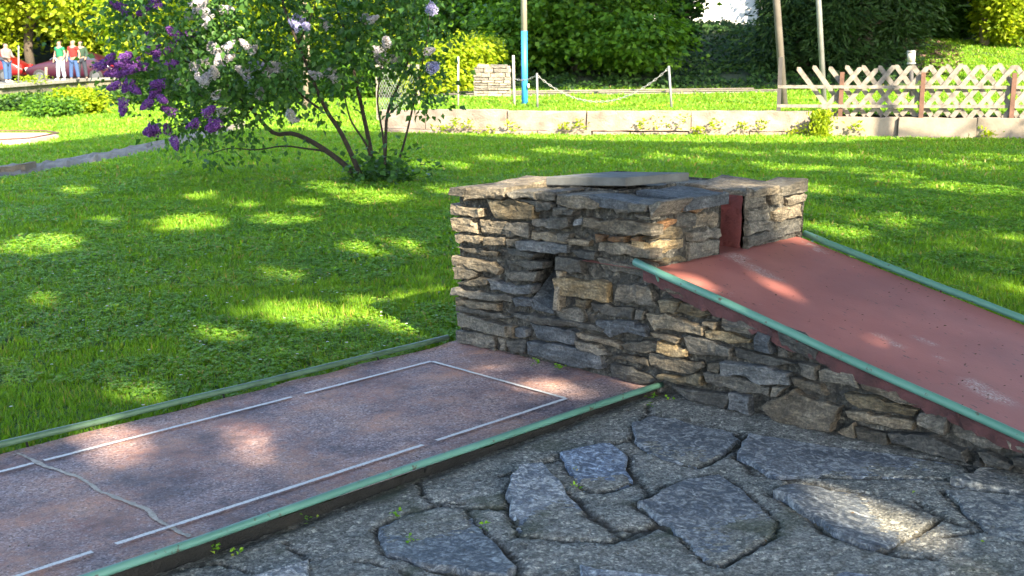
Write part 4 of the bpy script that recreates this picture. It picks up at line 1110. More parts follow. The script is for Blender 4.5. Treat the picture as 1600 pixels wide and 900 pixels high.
# foliage blobs: (column, row, depth offset, radius across, up, clusters)
BL = [(470, 40, 0, 1.0, .7, 105), (380, 60, 0, .85, .6, 105), (560, 40, .2, .7, .7, 60), (640, 40, .1, .55, .6, 62), (300, 30, .2, .6, .55, 70), (230, 60, .4, .4, .5, 42),
      (450, 105, -.1, .7, .4, 62), (370, 130, .2, .65, .4, 80), (320, 160, .4, .45, .35, 52), (520, 100, -.2, .55, .35, 34), (590, 95, -.1, .45, .35, 26), (655, 95, 0, .3, .45, 34),
      (220, 115, .5, .5, .22, 40), (265, 140, .5, .35, .3, 34), (300, 195, .6, .35, .2, 24), (390, 175, .4, .5, .22, 30), (470, 155, -.1, .5, .22, 18), (345, 240, .6, .38, .2, 13),
      (655, 150, -.2, .26, .2, 18), (410, 228, .5, .35, .14, 5), (500, -20, 0, 1.6, .6, 130), (340, -20, 0, 1.2, .5, 110), (620, -20, 0, .7, .5, 60), (210, 10, .4, .5, .4, 50), (610, 70, .2, .5, .35, 28), (590, 268, 0, .3, .1, 16)]
cc = []
for px, py, dd, ra, rz, k in BL:
    c = lp(px, py, dd); v = rng.normal(0, .5, (k, 3)); cc.append(c + v[:, :1] * RV * ra + v[:, 1:2] * HV * .6 + v[:, 2:3] * np.array([0, 0, rz]))
cc = np.concatenate(cc)
V, F = clusters(cc, 8, .12, .8, .081, .060, rng, .7)
obj('crown', V, F, M['leaf_lilac'], lil)
n = 420
C_ = LB + np.column_stack([rng.normal(.1, .24, n), rng.normal(0, .2, n), np.abs(rng.normal(.08, .13, n))])
V, F = leaves(C_, rng.normal(0, 1, (n, 3)) * (1, 1, .5), np.array([0, 0, 1]) + rng.normal(0, .5, (n, 3)), .10, .08, rng)
obj('foot_leaves', V, F, M['leaf_lilac'], lil)
# blossom panicles: a few shapes shared by all
def panicle(seed):
    rg = np.random.default_rng(seed); n = 420
    t_ = rg.uniform(0, 1, n) ** .8; a = rg.uniform(0, 6.283, n)
    prof = rg.uniform(.72, 1.0, n) * .055 * np.sqrt(np.clip(1 - t_, 0, 1)) * (0.75 + .5 * vnoise(a * 1.3, t_ * 6, seed)) + .006
    C_ = np.column_stack([np.cos(a) * prof, np.sin(a) * prof, t_ * .17])
    Nn = np.column_stack([np.cos(a), np.sin(a), np.full(n, .35)]) + rg.normal(0, .35, (n, 3))
    D = np.cross(Nn, rg.normal(0, 1, (n, 3)))
    V, F = leaves(C_, D, Nn, .019, .019, rg, .25)
    return V, F
PAN = {}
for mname in ('purple', 'mauve', 'lavender'):
    for s_ in range(3):
        V, F = panicle(s_ + 5); me = mesh('blossom', V, F); me.materials.append(M[mname]); PAN[mname, s_] = me
SPOTS = {'purple': [(206, 20), (196, 15), (248, 12), (238, 8), (282, 60), (270, 68), (292, 55), (252, 78), (228, 58), (150, 104), (163, 102), (176, 100), (187, 110), (200, 115), (203, 100), (215, 104), (222, 96), (232, 106), (192, 92), (205, 122), (250, 96), (262, 102), (258, 130), (248, 132), (190, 130), (202, 134), (193, 155), (240, 192), (252, 200), (262, 208), (248, 206), (270, 215), (275, 178), (320, 178), (335, 185), (312, 190), (345, 190), (240, 155), (248, 152)],
         'mauve': [(300, 12), (288, 25), (316, 30), (318, 42), (308, 20), (325, 20), (335, 82), (350, 78), (342, 88), (352, 92), (330, 75), (322, 100), (340, 102), (388, 75), (392, 82), (312, 122), (318, 132), (300, 106), (335, 118), (415, 118), (430, 108), (438, 104), (388, 118), (502, 122), (526, 125), (510, 118), (450, 188), (455, 182), (338, 176), (334, 152), (404, 150), (570, 30), (575, 34), (600, 85), (610, 92), (605, 70), (420, 105), (292, 128), (325, 128), (600, 100), (515, 45), (665, 82), (316, 8), (345, 15)],
         'lavender': [(470, 45), (480, 42), (465, 52), (672, 18), (680, 20), (668, 105), (672, 110), (390, 105), (386, 122), (462, 30), (340, 104)]}
rg = np.random.default_rng(66)
for mname, sp in SPOTS.items():
    for i, (px, py) in enumerate(sp):
        o = bpy.data.objects.new('blossom', PAN[mname, i % 3]); COL.objects.link(o)
        o.location = lp(px, py, rg.uniform(-.5, -.05) + (.35 if px < 300 else 0))
        d = Vector((rg.normal(0, .7), rg.normal(0, .7), rg.uniform(.0, 1)))
        s_ = rg.uniform(.9, 1.2) if mname == 'purple' else rg.uniform(.75, 1.1)
        if mname == 'purple': d = Vector(RV * rg.normal(-.5, .7) + np.array([0, 0, rg.normal(-.1, .45)]) - HV * .3)
        o.rotation_euler = d.to_track_quat('Z', 'Y').to_euler(); o.scale = (s_, s_, s_)
        o.parent = lil; o.matrix_parent_inverse = world_of(lil).inverted()

# ------------------------------------------------------------------ shade trees overhead (outside the picture)
def G(px, py, z=G0):
    """ground point seen at a photo position"""
    d = RV * (px - 800) / 1850 - (HV * math.sin(PITCH) + np.array([0, 0, 1]) * math.cos(PITCH)) * (py - 450) / 1850 + HV * math.cos(PITCH) - np.array([0, 0, 1]) * math.sin(PITCH)
    t_ = (z - CAM[2]) / d[2]; return CAM + d * t_
LIT = []      # openings in the canopy: (point the light reaches, radius)
def lit(p, r_): LIT.append((np.array(p, float), r_ + (.035 if r_ < .13 else .03)))
for px, py, r_ in [(268, 352, .17), (290, 350, .17), (312, 348, .16), (425, 348, .13), (455, 346, .13), (570, 390, .15), (595, 388, .16), (618, 390, .13), (35, 388, .18), (75, 384, .2), (100, 378, .14),
                   (410, 492, .10), (440, 494, .12), (475, 494, .14), (500, 494, .10), (700, 437, .13), (560, 312, .2), (590, 308, .2), (330, 520, .07), (220, 620, .06), (60, 470, .06), (430, 432, .09), (640, 470, .05), (160, 345, .1), (370, 322, .12), (310, 310, .15),
                   (1290, 360, .16), (1330, 372, .14), (1365, 350, .16), (1420, 345, .14), (1590, 450, .10), (1480, 385, .09), (1560, 372, .12), (1540, 420, .05), (1300, 300, .3), (1420, 290, .25), (1530, 300, .3), (1350, 270, .35), (1500, 260, .4), (1220, 262, .3), (960, 255, .25), (1060, 250, .3), (780, 250, .25), (520, 296, .2), (120, 300, .15), (480, 320, .12), (700, 300, .2), (680, 260, .3), (880, 240, .35), (1150, 240, .4), (1580, 250, .4), (1300, 245, .4)]:
    lit(G(px, py), r_ * 1.15)
for x, z, r_ in [(.05, .74, .10), (.15, .70, .10), (.05, .62, .10), (.15, .60, .085), (.05, .50, .09), (.13, .52, .07), (.06, .42, .07), (.22, .66, .07), (.28, .72, .05), (.09, .36, .04), (.04, .80, .09)]: lit((x, -.02, z), r_ * 1.25)
for y, z, r_ in [(.06, .62, .065), (.16, .60, .075), (.22, .57, .055), (.09, .69, .05)]: lit((1.22, y, z), r_ * 1.3)
for x, y, r_ in [(1.25, .11, .05), (1.31, .12, .055), (1.32, .30, .05), (1.38, .30, .06), (1.45, .30, .055), (1.36, .14, .03)]: lit((x, y, deck_z(x)), r_ * 1.15)
for y, z, r_ in [(1.08, .74, .06), (1.18, .75, .08), (1.25, .68, .07), (1.15, .66, .05)]: lit((1.23, y, z), r_ * 1.3)
for x, y, r_ in [(1.1, 1.15, .12), (.95, .95, .07), (.2, .35, .12), (.3, .55, .12), (.22, .2, .09), (.35, .3, .08), (.1, .8, .12), (.15, 1.05, .1)]: lit((x, y, .80), r_)
for x, y, r_ in [(.70, -.30, .05), (.79, -.29, .055), (.87, -.28, .05), (.13, -1.95, .05), (.25, -2.0, .045), (.52, -1.63, .035), (.62, -1.62, .03)]: lit((x, y, 0), r_)
for x, y, r_ in [(2.45, -.64, .055), (2.54, -.66, .065), (2.63, -.69, .05), (2.70, -.73, .03)]: lit((x, y, -.03), r_)
for x, z, r_ in [(1.42, .27, .03), (1.34, .16, .02), (2.28, .14, .025), (2.36, .11, .02)]: lit((x, -.02, z), r_)
lit((2.0, .32, deck_z(2.0)), .04); lit((1.92, .33, deck_z(1.92)), .04); lit((1.62, .42, deck_z(1.62)), .03)
for px, py, dd, r_ in [(340, 85, 0, .3), (310, 25, 0, .25), (595, 95, 0, .2), (210, 110, .4, .25), (470, 48, -.3, .12), (660, 60, 0, .2), (260, 205, .5, .1), (350, 75, -.3, .2)]: lit(lp(px, py, dd), r_)
SHADE_EDGE = [G(*a)[:2] for a in [(-300, 262), (0, 236), (100, 226), (250, 207), (400, 206), (640, 211), (760, 217), (900, 223), (1100, 227), (1300, 229), (1400, 223), (1600, 219), (1750, 216)]]
SHADE_POLY = np.array([cw(-16, 4)[:2]] + SHADE_EDGE + [cw(14, 12)[:2], cw(7, -3)[:2], cw(-8, -3)[:2]])
rng = np.random.default_rng(101)
n = 800000
lo, hi = SHADE_POLY.min(0), SHADE_POLY.max(0)
T_ = np.column_stack([rng.uniform(lo[0], hi[0], n), rng.uniform(lo[1], hi[1], n), np.full(n, 0.0)])
T_ = T_[inpoly(T_[:, 0], T_[:, 1], SHADE_POLY)]
def canopy(T_, zlo, zhi, size, rng):
    zt = rng.uniform(zlo, zhi, len(T_))
    C_ = T_ + SUN * ((zt - T_[:, 2]) / SUN[2])[:, None]
    C_ += rng.normal(0, .08, C_.shape)
    keep = np.ones(len(C_), bool)
    for p, r_ in LIT:
        v = C_ - p; a = v @ SUN; dist = np.linalg.norm(v - a[:, None] * SUN, axis=1)
        near = dist < r_ * 1.6 + .1
        w_ = v[near]; side = np.cross([0, 0, 1.0], SUN); ang = np.arctan2(w_ @ np.cross(SUN, side), w_ @ side)
        rr = r_ * (.62 + .75 * vnoise(ang * 1.1 + 40 * r_ + p[0] * 3, p[1] * 3 + np.zeros(len(ang)), 5)) + size * .22
        k2 = (dist[near] > rr) | (rng.uniform(0, 1, len(rr)) < .10)
        keep[near] &= k2
    return C_[keep]
area = (hi - lo).prod() * len(T_) / n
CP = canopy(T_, 6.0, 11.5, .19, rng)
want = int(area * SUN[2] * 11 / (.19 * .14 * .62 * .75))
CP = CP[:want]
# woodland edge: crowns reaching over the bank keep the wood dark
n = 30000
T2 = np.stack([rng.uniform(-1.5, 14, n), rng.uniform(33, 43, n)], 1)
px_ = 800 + T2[:, 0] / T2[:, 1] * 1880
k = (vnoise(T2[:, 0] * .45, T2[:, 1] * .45, 8) > .26) & ~((px_ > 1425) & (T2[:, 1] < 41)); T2 = T2[k]
TT = CAM + HV * T2[:, 1:] + RV * T2[:, :1]; TT[:, 2] = rng.uniform(.3, 3.2, len(TT))
CP2 = canopy(TT, 8.5, 13, .5, rng)[:12000]
TRUNKS = [(np.array([10.5, -3.0, G0]), 'spreading park tree shading the ramp from outside the view', 0), (np.array([7.0, 4.0, G0]), 'spreading park tree beside the ramp shading the lawn', 0),
          (np.array([6.3, 11.5, G0]), 'spreading park tree shading the lawn by the low wall', 0), (np.array([-2.5, -7.5, G0]), 'spreading park tree shading the lane and left lawn', 0),
          (np.array([3.0, -10.0, G0]), 'spreading park tree behind the viewpoint', 0),
          (cw(15.5, 26, UP), 'tall woodland tree leaning over the upper lawn', 1), (cw(17, 36, 1.2), 'tall woodland tree over the bank', 1)]
for kindk, pts_, size in ((0, CP, .19), (1, CP2, .5)):
    tr = [(b, l) for b, l, k in TRUNKS if k == kindk]
    near = np.argmin(np.stack([np.linalg.norm(pts_[:, :2] - b[:2], axis=1) for b, _ in tr], 1), 1)
    for i, (b, l) in enumerate(tr):
        q = pts_[near == i]
        if len(q) < 10: continue
        t = thing('shade_tree', b, l, 'tree', 'shade trees around the course')
        D = rng.normal(0, 1, q.shape) * (1, 1, .5); Nn = np.array([0, 0, 1.0]) + SUN * .5 + rng.normal(0, .45, q.shape)
        s = rng.uniform(.7, 1.2, len(q))
        V, F = leaves(q - D / np.linalg.norm(D, axis=1, keepdims=True) * size * .4, D, Nn, size * s, size * .75 * s, rng)
        obj('crown', V, F, M['leaf_canopy'], t)
        mb = MB(); top = np.array([b[0], b[1], q[:, 2].max() * .85]); mb.tube(limb_path(b - (0, 0, .2), top, rng, 7, .01), np.linspace(.24, .09, 7), 10)
        for k in range(10):
            e = q[rng.integers(len(q))]; f = rng.uniform(.45, .9); mb.tube(limb_path(b * (1 - f) + top * f, e, rng, 5, .02), np.linspace(.06, .012, 5), 6)
        mb.build('trunk', M['bark'], t, smooth=True)
# ------------------------------------------------------------------ low retaining wall
def wline(lat, off=0.0): return cw(lat, float(wall_d(lat)) + off)
def wall_run(name, lat0, lat1, z0, z1, thick, off, mat, label, cat, lens, seed, parent=None, rough=.012):
    """courses of blocks, each its own piece"""
    rng = np.random.default_rng(seed); a = lat0; k = 0
    while a < lat1 - .05:
        l = min(rng.uniform(*lens), lat1 - a)
        p, q = wline(a + .004, off), wline(a + l - .008, off)
        dirv = (q - p); L = np.linalg.norm(dirv); u = dirv / L; nrm = np.array([u[1], -u[0], 0.0])
        zt = z1 + rng.normal(0, .008)
        poly = [(0, z0), (L, z0), (L + rng.normal(0, .006), zt + rng.normal(0, .006)), (rng.normal(0, .006), zt)]
        place_stone('wall_block', poly, ((p[0], p[1], 0), u, np.array([0, 0, 1.0]), nrm), mat, parent, rng.uniform(-.006, .012), thick, seed * 100 + k, step=.16, rough=rough, jit=.004); k += 1
        a += l
rw = thing('retaining_wall', wline(1.5) + (0, 0, G0), 'low pale stone retaining wall with weeds along its foot', 'wall')
wall_run('w', -2.45, 5.35, G0 + .09, UP + .045, .20, 0.0, M['wallstone'], '', '', (.7, 2.4), 3, rw, .02)
wall_run('w', -2.45, 5.35, G0 - .05, G0 + .085, .24, -0.05, M['wallstone'], '', '', (.5, 1.6), 4, rw, .03)
rw2 = thing('block_wall', wline(8) + (0, 0, G0), 'low smooth concrete block wall under the lattice fence', 'wall')
wall_run('w', 5.38, 15, G0 + .02, UP - .035, .20, -0.02, M['wallblock'], '', '', (1.1, 1.5), 5, rw2, .004)
wall_run('w', 5.38, 15, G0 - .05, G0 + .016, .24, -0.05, M['wallblock'], '', '', (1.1, 1.5), 6, rw2, .006)

# weeds at its foot
def weed(name, base, h, nleaf, sp, L, mat, label, cat, group=None, seed=0):
    rng = np.random.default_rng(seed); base = np.array(base, float)
    t = rng.uniform(0, 1, nleaf); C_ = base + np.column_stack([rng.normal(0, sp, nleaf), rng.normal(0, sp, nleaf), t * h])
    D = rng.normal(0, 1, (nleaf, 3)); D[:, 2] = np.abs(D[:, 2]) * .5
    V, F = leaves(C_, D, np.array([0, 0, 1.0]) + rng.normal(0, .5, (nleaf, 3)), L * rng.uniform(.6, 1.3, nleaf), L * .7, rng)
    return tag(obj(name, V, F, M[mat]), label, cat, group)
WWEED = ['at the left end by the lilac', 'under the thin white post', 'left of the small stone block', 'below the small stone block', 'below the blue and white pole', 'just right of the short grey post', 'below the low end of the chain', 'under the bottom of the chain', 'under the rising half of the chain', 'just right of the leaning post', 'two steps right of the leaning post', 'midway between leaning post and wooden pole', 'left of the wooden pole', 'closest to the left of the wooden pole', 'under the wooden pole', 'touching the upright bright shrub', 'under the first brown fence post', 'under the third brown fence post']
rng = np.random.default_rng(8)
for i, px in enumerate([690, 712, 730, 762, 800, 885, 905, 1003, 1028, 1062, 1090, 1112, 1155, 1185, 1235, 1252, 1322, 1508]):
    lat = (px - 800) / 1850 * 21.4
    b = wline(lat, -.13 - rng.uniform(0, .1)) + (0, 0, G0 + rng.choice([.0, .12]))
    weed('wall_weed', b, rng.uniform(.12, .26), int(rng.uniform(26, 50)), rng.uniform(.05, .10), .075, 'leaf_bright', 'bright weed at the low wall, ' + WWEED[i], 'weed', 'weeds along the low wall', i)
bs = thing('box_shrub', wline(5.45, -.35) + (0, 0, G0), 'small upright bright green shrub where the two low walls meet', 'shrub')
rng = np.random.default_rng(18); n = 900
t = rng.uniform(0, 1, n); C_ = np.array(bs.location) + np.column_stack([rng.normal(0, .085, n), rng.normal(0, .085, n), t * .46])
V, F = leaves(C_, rng.normal(0, .5, (n, 3)) + (0, 0, .8), rng.normal(0, 1, (n, 3)), .07, .035, rng); obj('crown', V, F, M['leaf_bright'], bs)
MB().tube([np.array(bs.location) + (0, 0, -.05), np.array(bs.location) + (0, 0, .35)], [.02, .008], 6).build('stem', M['bark'], bs)

# ------------------------------------------------------------------ lattice fence
fn = thing('lattice_fence', wline(8, .12) + (0, 0, UP), 'weathered crossed lattice fence with brown posts on the block wall', 'fence')
def fz(lat, z, off): return wline(lat, off) + (0, 0, z)
fu = wline(9) - wline(6); fu /= np.linalg.norm(fu); fnm = np.array([fu[1], -fu[0], 0])
plat = lambda px, d=21: (px - 800) / 1850 * (d * .9804 + .22)
for px in (1322, 1440, 1568, 1690):
    l = plat(px, 20.9); p = fz(l, 0, .02)
    MB().box(p + (0, 0, .66), fu * .075, fnm * .06, (0, 0, .82)).build('post', M['brownpost'], fn)
l = plat(1226); MB().box(fz(l, .82, .08), fu * .07, fnm * .07, (0, 0, 1.02)).build('post', M['darkpost'], fn)
for z in (.81, .50):
    mb = MB(); a, b = fz(plat(1223), z - (.03 if z < .6 else .0), .055), fz(13.5, z + .03, .055); u = b - a
    mb.box((a + b) / 2, u, fnm * .03, (0, 0, .055)); mb.build('rail', M['fencewood'], fn)
pitch = .272; rng = np.random.default_rng(14)
for s_, off in ((1, .10), (-1, .135)):
    for k in range(28):
        l = plat(1290) + k * pitch + (0 if s_ > 0 else -.68)
        if l < plat(1238) or (s_ > 0 and l < plat(1262)): continue
        zb, zt = .30 + rng.normal(0, .01), 1.17 + rng.normal(0, .012) + .004 * k
        a, b = fz(l, zb, off), fz(l + .66, zt, off)
        if s_ < 0: a, b = fz(l + .66, zb, off), fz(l, zt, off)
        u = b - a; L = np.linalg.norm(u); u /= L; sd = np.cross(u, fnm); wd = .052; V = []
        for e in (.012, -.012):
            q = fnm * e
            V += [a + sd * wd / 1.0 * .5 * 1.6 + q, a - sd * wd * .8 + q, b - sd * wd * .8 - u * .04 + q, b + q, b + sd * wd * .8 - u * .04 + q]
        F = [(0, 1, 2, 3, 4), (9, 8, 7, 6, 5)] + [(i, i + 5, (i + 1) % 5 + 5, (i + 1) % 5) for i in range(5)]
        obj('slat', V, F, M['fencewood'], fn)

# ------------------------------------------------------------------ poles, chain, little lamp
def pole(name, px0, px1, d, zt, r0, label, cat, mat):
    z0 = UPZ(px1, d); a = pp(px1, d, z0 - .1); 
    b = pp(px0, d, zt)
    return tag(MB().tube([a, a * .5 + b * .5, b], [r0, r0 * .97, r0 * .9], 12).build(name, mat, None, True), label, cat)
pl = thing('striped_pole', pp(820, 24.6, UP), 'tall pole painted blue below and white above', 'pole')
a = pp(820, 24.6, UP - .1); b = pp(819, 24.6, 1.83); c = pp(815, 24.6, 6.0)
MB().tube([a, b], [.066, .064], 14).build('blue_section', M['poleblue'], pl, True)
MB().tube([b, c], [.0635, .055], 14).build('white_section', M['polewhite'], pl, True)
MB().box(pp(826, 24.5, .74), RV * .035, HV * .05, (0, 0, .08)).build('fitting', M['polewhite'], pl)
pole('tall_pole', 1188, 1226, 24.0, 6.5, .075, 'tall weathered wooden pole at the end of the lattice fence', 'pole', M['greypole'])
pole('lamp_pole', 1262, 1288, 25.5, 6.5, .06, 'slim tapered metal pole behind the lattice fence', 'pole', M['steel'])
def post(px, d, yt, lean, r_, mat, label, grp):
    zt = CAM[2] - (yt - 78) / 1850 * d
    a = pp(px, d, UP - .1); b = pp(px - lean, d, zt)
    tag(MB().tube([a, b], r_, 8).build('chain_post', mat, None, True), label, 'post', grp); return b
gp = 'thin posts on the upper lawn'
post(716, 24.1, 88, 0, .018, M['polewhite'], 'thin white post standing left of the small stone block', gp)
t0 = post(804, 23.8, 86, 2, .026, M['polewhite'], 'white post close beside the blue and white pole', gp)
t1 = post(840, 23.2, 113, 1, .02, M['steel'], 'short grey post holding the low end of the chain', gp)
t2 = post(1050, 23.0, 102, 5, .022, M['steel'], 'leaning grey post holding the high end of the chain', gp)
def chain(a, b, sag, label, n=46):
    mb = MB(); a, b = np.array(a), np.array(b); t_ = np.linspace(0, 1, n); P = a * (1 - t_[:, None]) + b * t_[:, None]; P[:, 2] -= sag * 4 * t_ * (1 - t_)
    for i in range(n - 1):
        c = (P[i] + P[i + 1]) / 2; u = (P[i + 1] - P[i]); L = np.linalg.norm(u); u /= L
        s1 = np.cross(u, [0, 0, 1.0]); s1 /= np.linalg.norm(s1); s2 = np.cross(u, s1)
        s = s1 if i % 2 else s2
        ring = [c + u * math.cos(x) * L * .68 + s * math.sin(x) * .016 for x in np.linspace(0, 2 * math.pi, 9)[:-1]]
        mb.tube(ring + [ring[0]], .006, 5, False)
    return tag(mb.build('chain', M['steel'], None, True), label, 'chain')
chain(t1 - (0, 0, .04), t2 - (0, 0, .04), .57, 'pale chain sagging between the two grey posts')
chain(t1 - (0, 0, .04), t0 - (0, 0, .45), .06, 'short chain running from the grey post to the white post', 12)
lm = thing('bollard_lamp', pp(1424, 28, UP), 'small white lamp on a dark post behind the lattice fence', 'lamp')
zt = CAM[2] - (100 - 78) / 1850 * 28
MB().tube([pp(1424, 28, UP - .05), pp(1424, 28, zt)], .05, 10).build('post', M['darkpost'], lm, True)
MB().tube([pp(1424, 28, zt), pp(1424, 28, zt + .03), pp(1424, 28, zt + .05)], [.10, .11, .085], 12).build('collar', M['steel'], lm, True)
hd = MB().tube([pp(1424, 28, zt + .05), pp(1424, 28, zt + .28)], [.085, .095], 12).build('head', M['polewhite'], lm, True)
MB().tube([pp(1424, 28, zt + .28), pp(1424, 28, zt + .32)], [.11, .09], 12).build('cap', M['steel'], hd, True)

# ------------------------------------------------------------------ second stone block and its lane on the upper lawn
fb = thing('stone_block', pp(770, 28.6, UP), 'small sunlit stone block obstacle on the far lane', 'golf obstacle')
rng = np.random.default_rng(44)
zt = lambda y, d: CAM[2] - (y - 78) / 1850 * d
mb = MB(); c = pp(769, 28.95, (UP + 1.06) / 2); mb.box(c, RV * .84, HV * .62, (0, 0, 1.06 - UP - .04)); mb.build('mortar_core', M['mortar'], fb)
z = UP - .02; k = 0
while z < 1.05:
    hh = rng.uniform(.05, .075) if z < .75 else rng.uniform(.10, .15); hh = min(hh, 1.08 - z)
    inset = .0 if z < .85 else (z - .85) * .35
    for side in (0, 1):
        L = (.88 - inset * 2) if side == 0 else .64; u0 = 0
        while u0 < L - .04:
            l = min(rng.uniform(.18, .4), L - u0)
            fr = ((pp(769, 28.62, 0) - RV * (.44 - inset)), RV, np.array([0, 0, 1.]), -HV) if side == 0 else (pp(769, 28.62, 0) + RV * .425, HV, np.array([0, 0, 1.]), RV)
            place_stone('stone', [(u0, z), (u0 + l - .014, z), (u0 + l - .014, z + hh - .012), (u0, z + hh - .012)], fr, M['pale'], fb, rng.uniform(0, .025), .08, 4000 + k, step=.12); k += 1
            u0 += l
    z += hh
for u0, l in ((-.36, .3), (-.05, .42)):
    p = pp(769, 28.62, 0); q = [(u0, 0), (u0 + l, .01), (u0 + l - .02, .58), (u0 + .02, .6)]
    place_stone('capstone', q, ((p[0], p[1], 1.09), RV, HV, np.array([0, 0, 1.])), M['pale'], fb, .01, .05, 4500 + int(u0 * 100), step=.12)
fl = thing('far_lane', pp(950, 29, UP), 'far minigolf lane with a grey edge crossing the upper lawn', 'golf lane')
A_, B_ = pp(688, 28.4), pp(1215, 31.5); u = (B_ - A_); L = np.linalg.norm(u); u /= L; nn = np.array([u[1], -u[0], 0.])
MB().box((A_ + B_) / 2 - nn * .6 + (0, 0, UP + .02), u * L, nn * 1.25, (0, 0, .10)).build('lane_surface', M['concrete'], fl)
rr = MB().tube([A_ + nn * .04 + (0, 0, UP + .095), B_ + nn * .04 + (0, 0, UP + .095)], .022, 8).build('lane_rail', M['greypole'], fl, True)
MB().tube([A_ - nn * 1.24 + (0, 0, UP + .095), B_ - nn * 1.24 + (0, 0, UP + .095)], .022, 8).build('lane_rail', M['greypole'], fl, True)
# grey trellis panel behind the bush
tr = thing('trellis_panel', pp(622, 25.8, -.05), 'grey wire trellis panel glimpsed behind the lilac stems', 'trellis')
z0_, z1_ = -.05, CAM[2] - (100 - 78) / 1850 * 25.8
W_ = .9; o = pp(590, 25.8, 0)
mb = MB()
for k in range(-14, 18):
    for s in (1, -1):
        x0 = k * .055; pts_ = []
        for f in np.linspace(0, 1, 40):
            x = x0 + s * f * .62; zz = z0_ + f * (z1_ - z0_)
            if 0 <= x <= W_: pts_.append(o + RV * x + np.array([0, 0, zz]))
        if len(pts_) > 2: mb.tube([pts_[0], pts_[-1]], .004, 4)
mb.build('wire_mesh', M['steel'], tr)
for x in (0, W_): MB().box(o + RV * x + (0, 0, (z0_ + z1_) / 2), RV * .04, HV * .04, (0, 0, z1_ - z0_)).build('frame_post', M['fencewood'], tr)
for z in (z0_ + .02, z1_ - .02): MB().box(o + RV * W_ / 2 + (0, 0, z), RV * W_, HV * .035, (0, 0, .04)).build('frame_rail', M['fencewood'], tr)
tree('slender_tree', pp(477, 30.5, G0), [(pp(477, 30.5, 5.5), (2.2, 2, 2), 420)], 'slender tree with a pale straight trunk behind the lilac', 'tree', 'leaf_mid', (.2, .14), .10, seed=71, bark='palebark')

# ------------------------------------------------------------------ left: stone path, far lane, terrace wall, bushes
def ribbon(px_a, px_b, z, seed, n=60):
    a = np.array(px_a); b = np.array(px_b); t_ = np.linspace(0, 1, n); rng = np.random.default_rng(seed); V = []; F = []
    f = lambda q, t: np.array([np.interp(t, np.linspace(0, 1, len(q)), q[:, j]) for j in range(2)])
    for i, t in enumerate(t_):
        p, q = f(a, t), f(b, t); p = p + rng.normal(0, .05, 2); q = q + rng.normal(0, .05, 2)
        for s in np.linspace(0, 1, 5): 
            w = p * (1 - s) + q * s; V.append((w[0], w[1], z + rng.normal(0, .012) - (.06 if s in (0, 1) else 0)))
        if i:
            for j in range(4): k = (i - 1) * 5 + j; F.append((k, k + 1, k + 6, k + 5))
    return V, F
near = [(-8.6, .9), (-9.8, 2.0), (-10.26, 2.69), (-11.09, 3.9), (-11.9, 5.25), (-14.1, 7.7), (-16.0, 9.8)]
far = [(-10.2, 1.6), (-11.3, 2.6), (-11.6, 3.35), (-12.4, 4.6), (-13.6, 6.1), (-15.8, 8.7), (-17.4, 10.6)]
V, F = ribbon(near, far, -.015, 4); V = [(v[0], v[1], v[2]) for v in V]
PATH = np.array(near + far[::-1])
pth = kind(obj('path', V, F, M['pathstone']), 'structure', 'grey stone path crossing the lawn on the left')
ks = place_stone('kerb_stone', [(0, 0), (.62, 0), (.62, .11), (0, .10)], (G(-22, 279) + (0, 0, .02), (G(40, 272) - G(-22, 279)) / np.linalg.norm(G(40, 272) - G(-22, 279)), np.array([0, 0, 1.]), -HV), M['pathstone'], None, .03, .3, 6100, step=.1)
tag(ks, 'rough grey kerb stone at the near end of the stone path', 'kerb stone')
l2 = thing('small_lane', G(20, 221), 'pale sunlit minigolf lane end with a thin rail on the left lawn', 'golf lane')
q = [G(-60, 231), G(0, 229), G(48, 226), G(92, 217.5), G(72, 214), (G(0, 214)), G(-60, 215)]
V = [(p[0], p[1], G0 + .075) for p in q] + [(p[0], p[1], G0 - .05) for p in q]; n = len(q)
obj('lane_surface', V, [tuple(range(n))] + [(i, i + n, (i + 1) % n + n, (i + 1) % n) for i in range(n)], simple('pale_lane', (.42, .31, .25), .8, .15, 3), l2)
MB().tube([(p[0], p[1], G0 + .11) for p in q], .014, 6).build('lane_rail', M['brownpost'], l2, True)
LANE2 = np.array([p[:2] for p in q])

tw = thing('terrace_wall', (TB[0], TB[1], G0), 'mossy concrete wall holding the terrace with the parked cars', 'wall')
for a, b, i in ((TA, TB, 0), (TB, TC, 1), (TC, TD, 2)):
    u = b - a; L = np.linalg.norm(u); u = u / L; nn = np.array([u[1], -u[0], 0.])
    mb = MB(); rough_sheet(mb, np.array([a[0], a[1], -.3]) + nn * .05, u, Z, nn, L, TZ + .25, .12, .02, 80 + i); mb.build('wall_face', simple('mossy_wall%d' % i, (.17, .155, .115), .95, .5, 1.4, bmp=.8, bdist=.03), tw)
    MB().box((a + b) / 2 * (1, 1, 0) + (0, 0, TZ + .0) + nn * .03, u * (L + .02), nn * .24, (0, 0, .10 + .002 * i)).build('coping', M['concrete'], tw)
def bush(name, px, d, zc, rad, n, mat, leaf, label, seed, spread=.15, zb=G0):
    return bgtree(name, px, d, zc, rad, n, mat, leaf, label, 'shrub', base_z=zb, seed=seed, tr=.03, spread=spread, nl=6)
bush('round_shrub', 82, 27.4, .10, (.42, .4, .26), 130, 'leaf_mid', (.10, .07), 'mid-green shrub at the edge of the sunny left lawn', 81)
bush('round_shrub', 124, 28.6, .20, (.45, .4, .30), 190, 'leaf_bright', (.11, .08), 'bright green shrub next to the sunny left lawn', 82)
bush('round_shrub', 8, 29.5, .06, (.28, .3, .2), 70, 'leaf_dark', (.10, .07), 'dark shrub below the terrace wall by the left edge', 83)
bush('round_shrub', 175, 33, .1, (.9, .6, .3), 130, 'leaf_dark', (.12, .08), 'low dark shrub under the purple lilac blossom', 84)
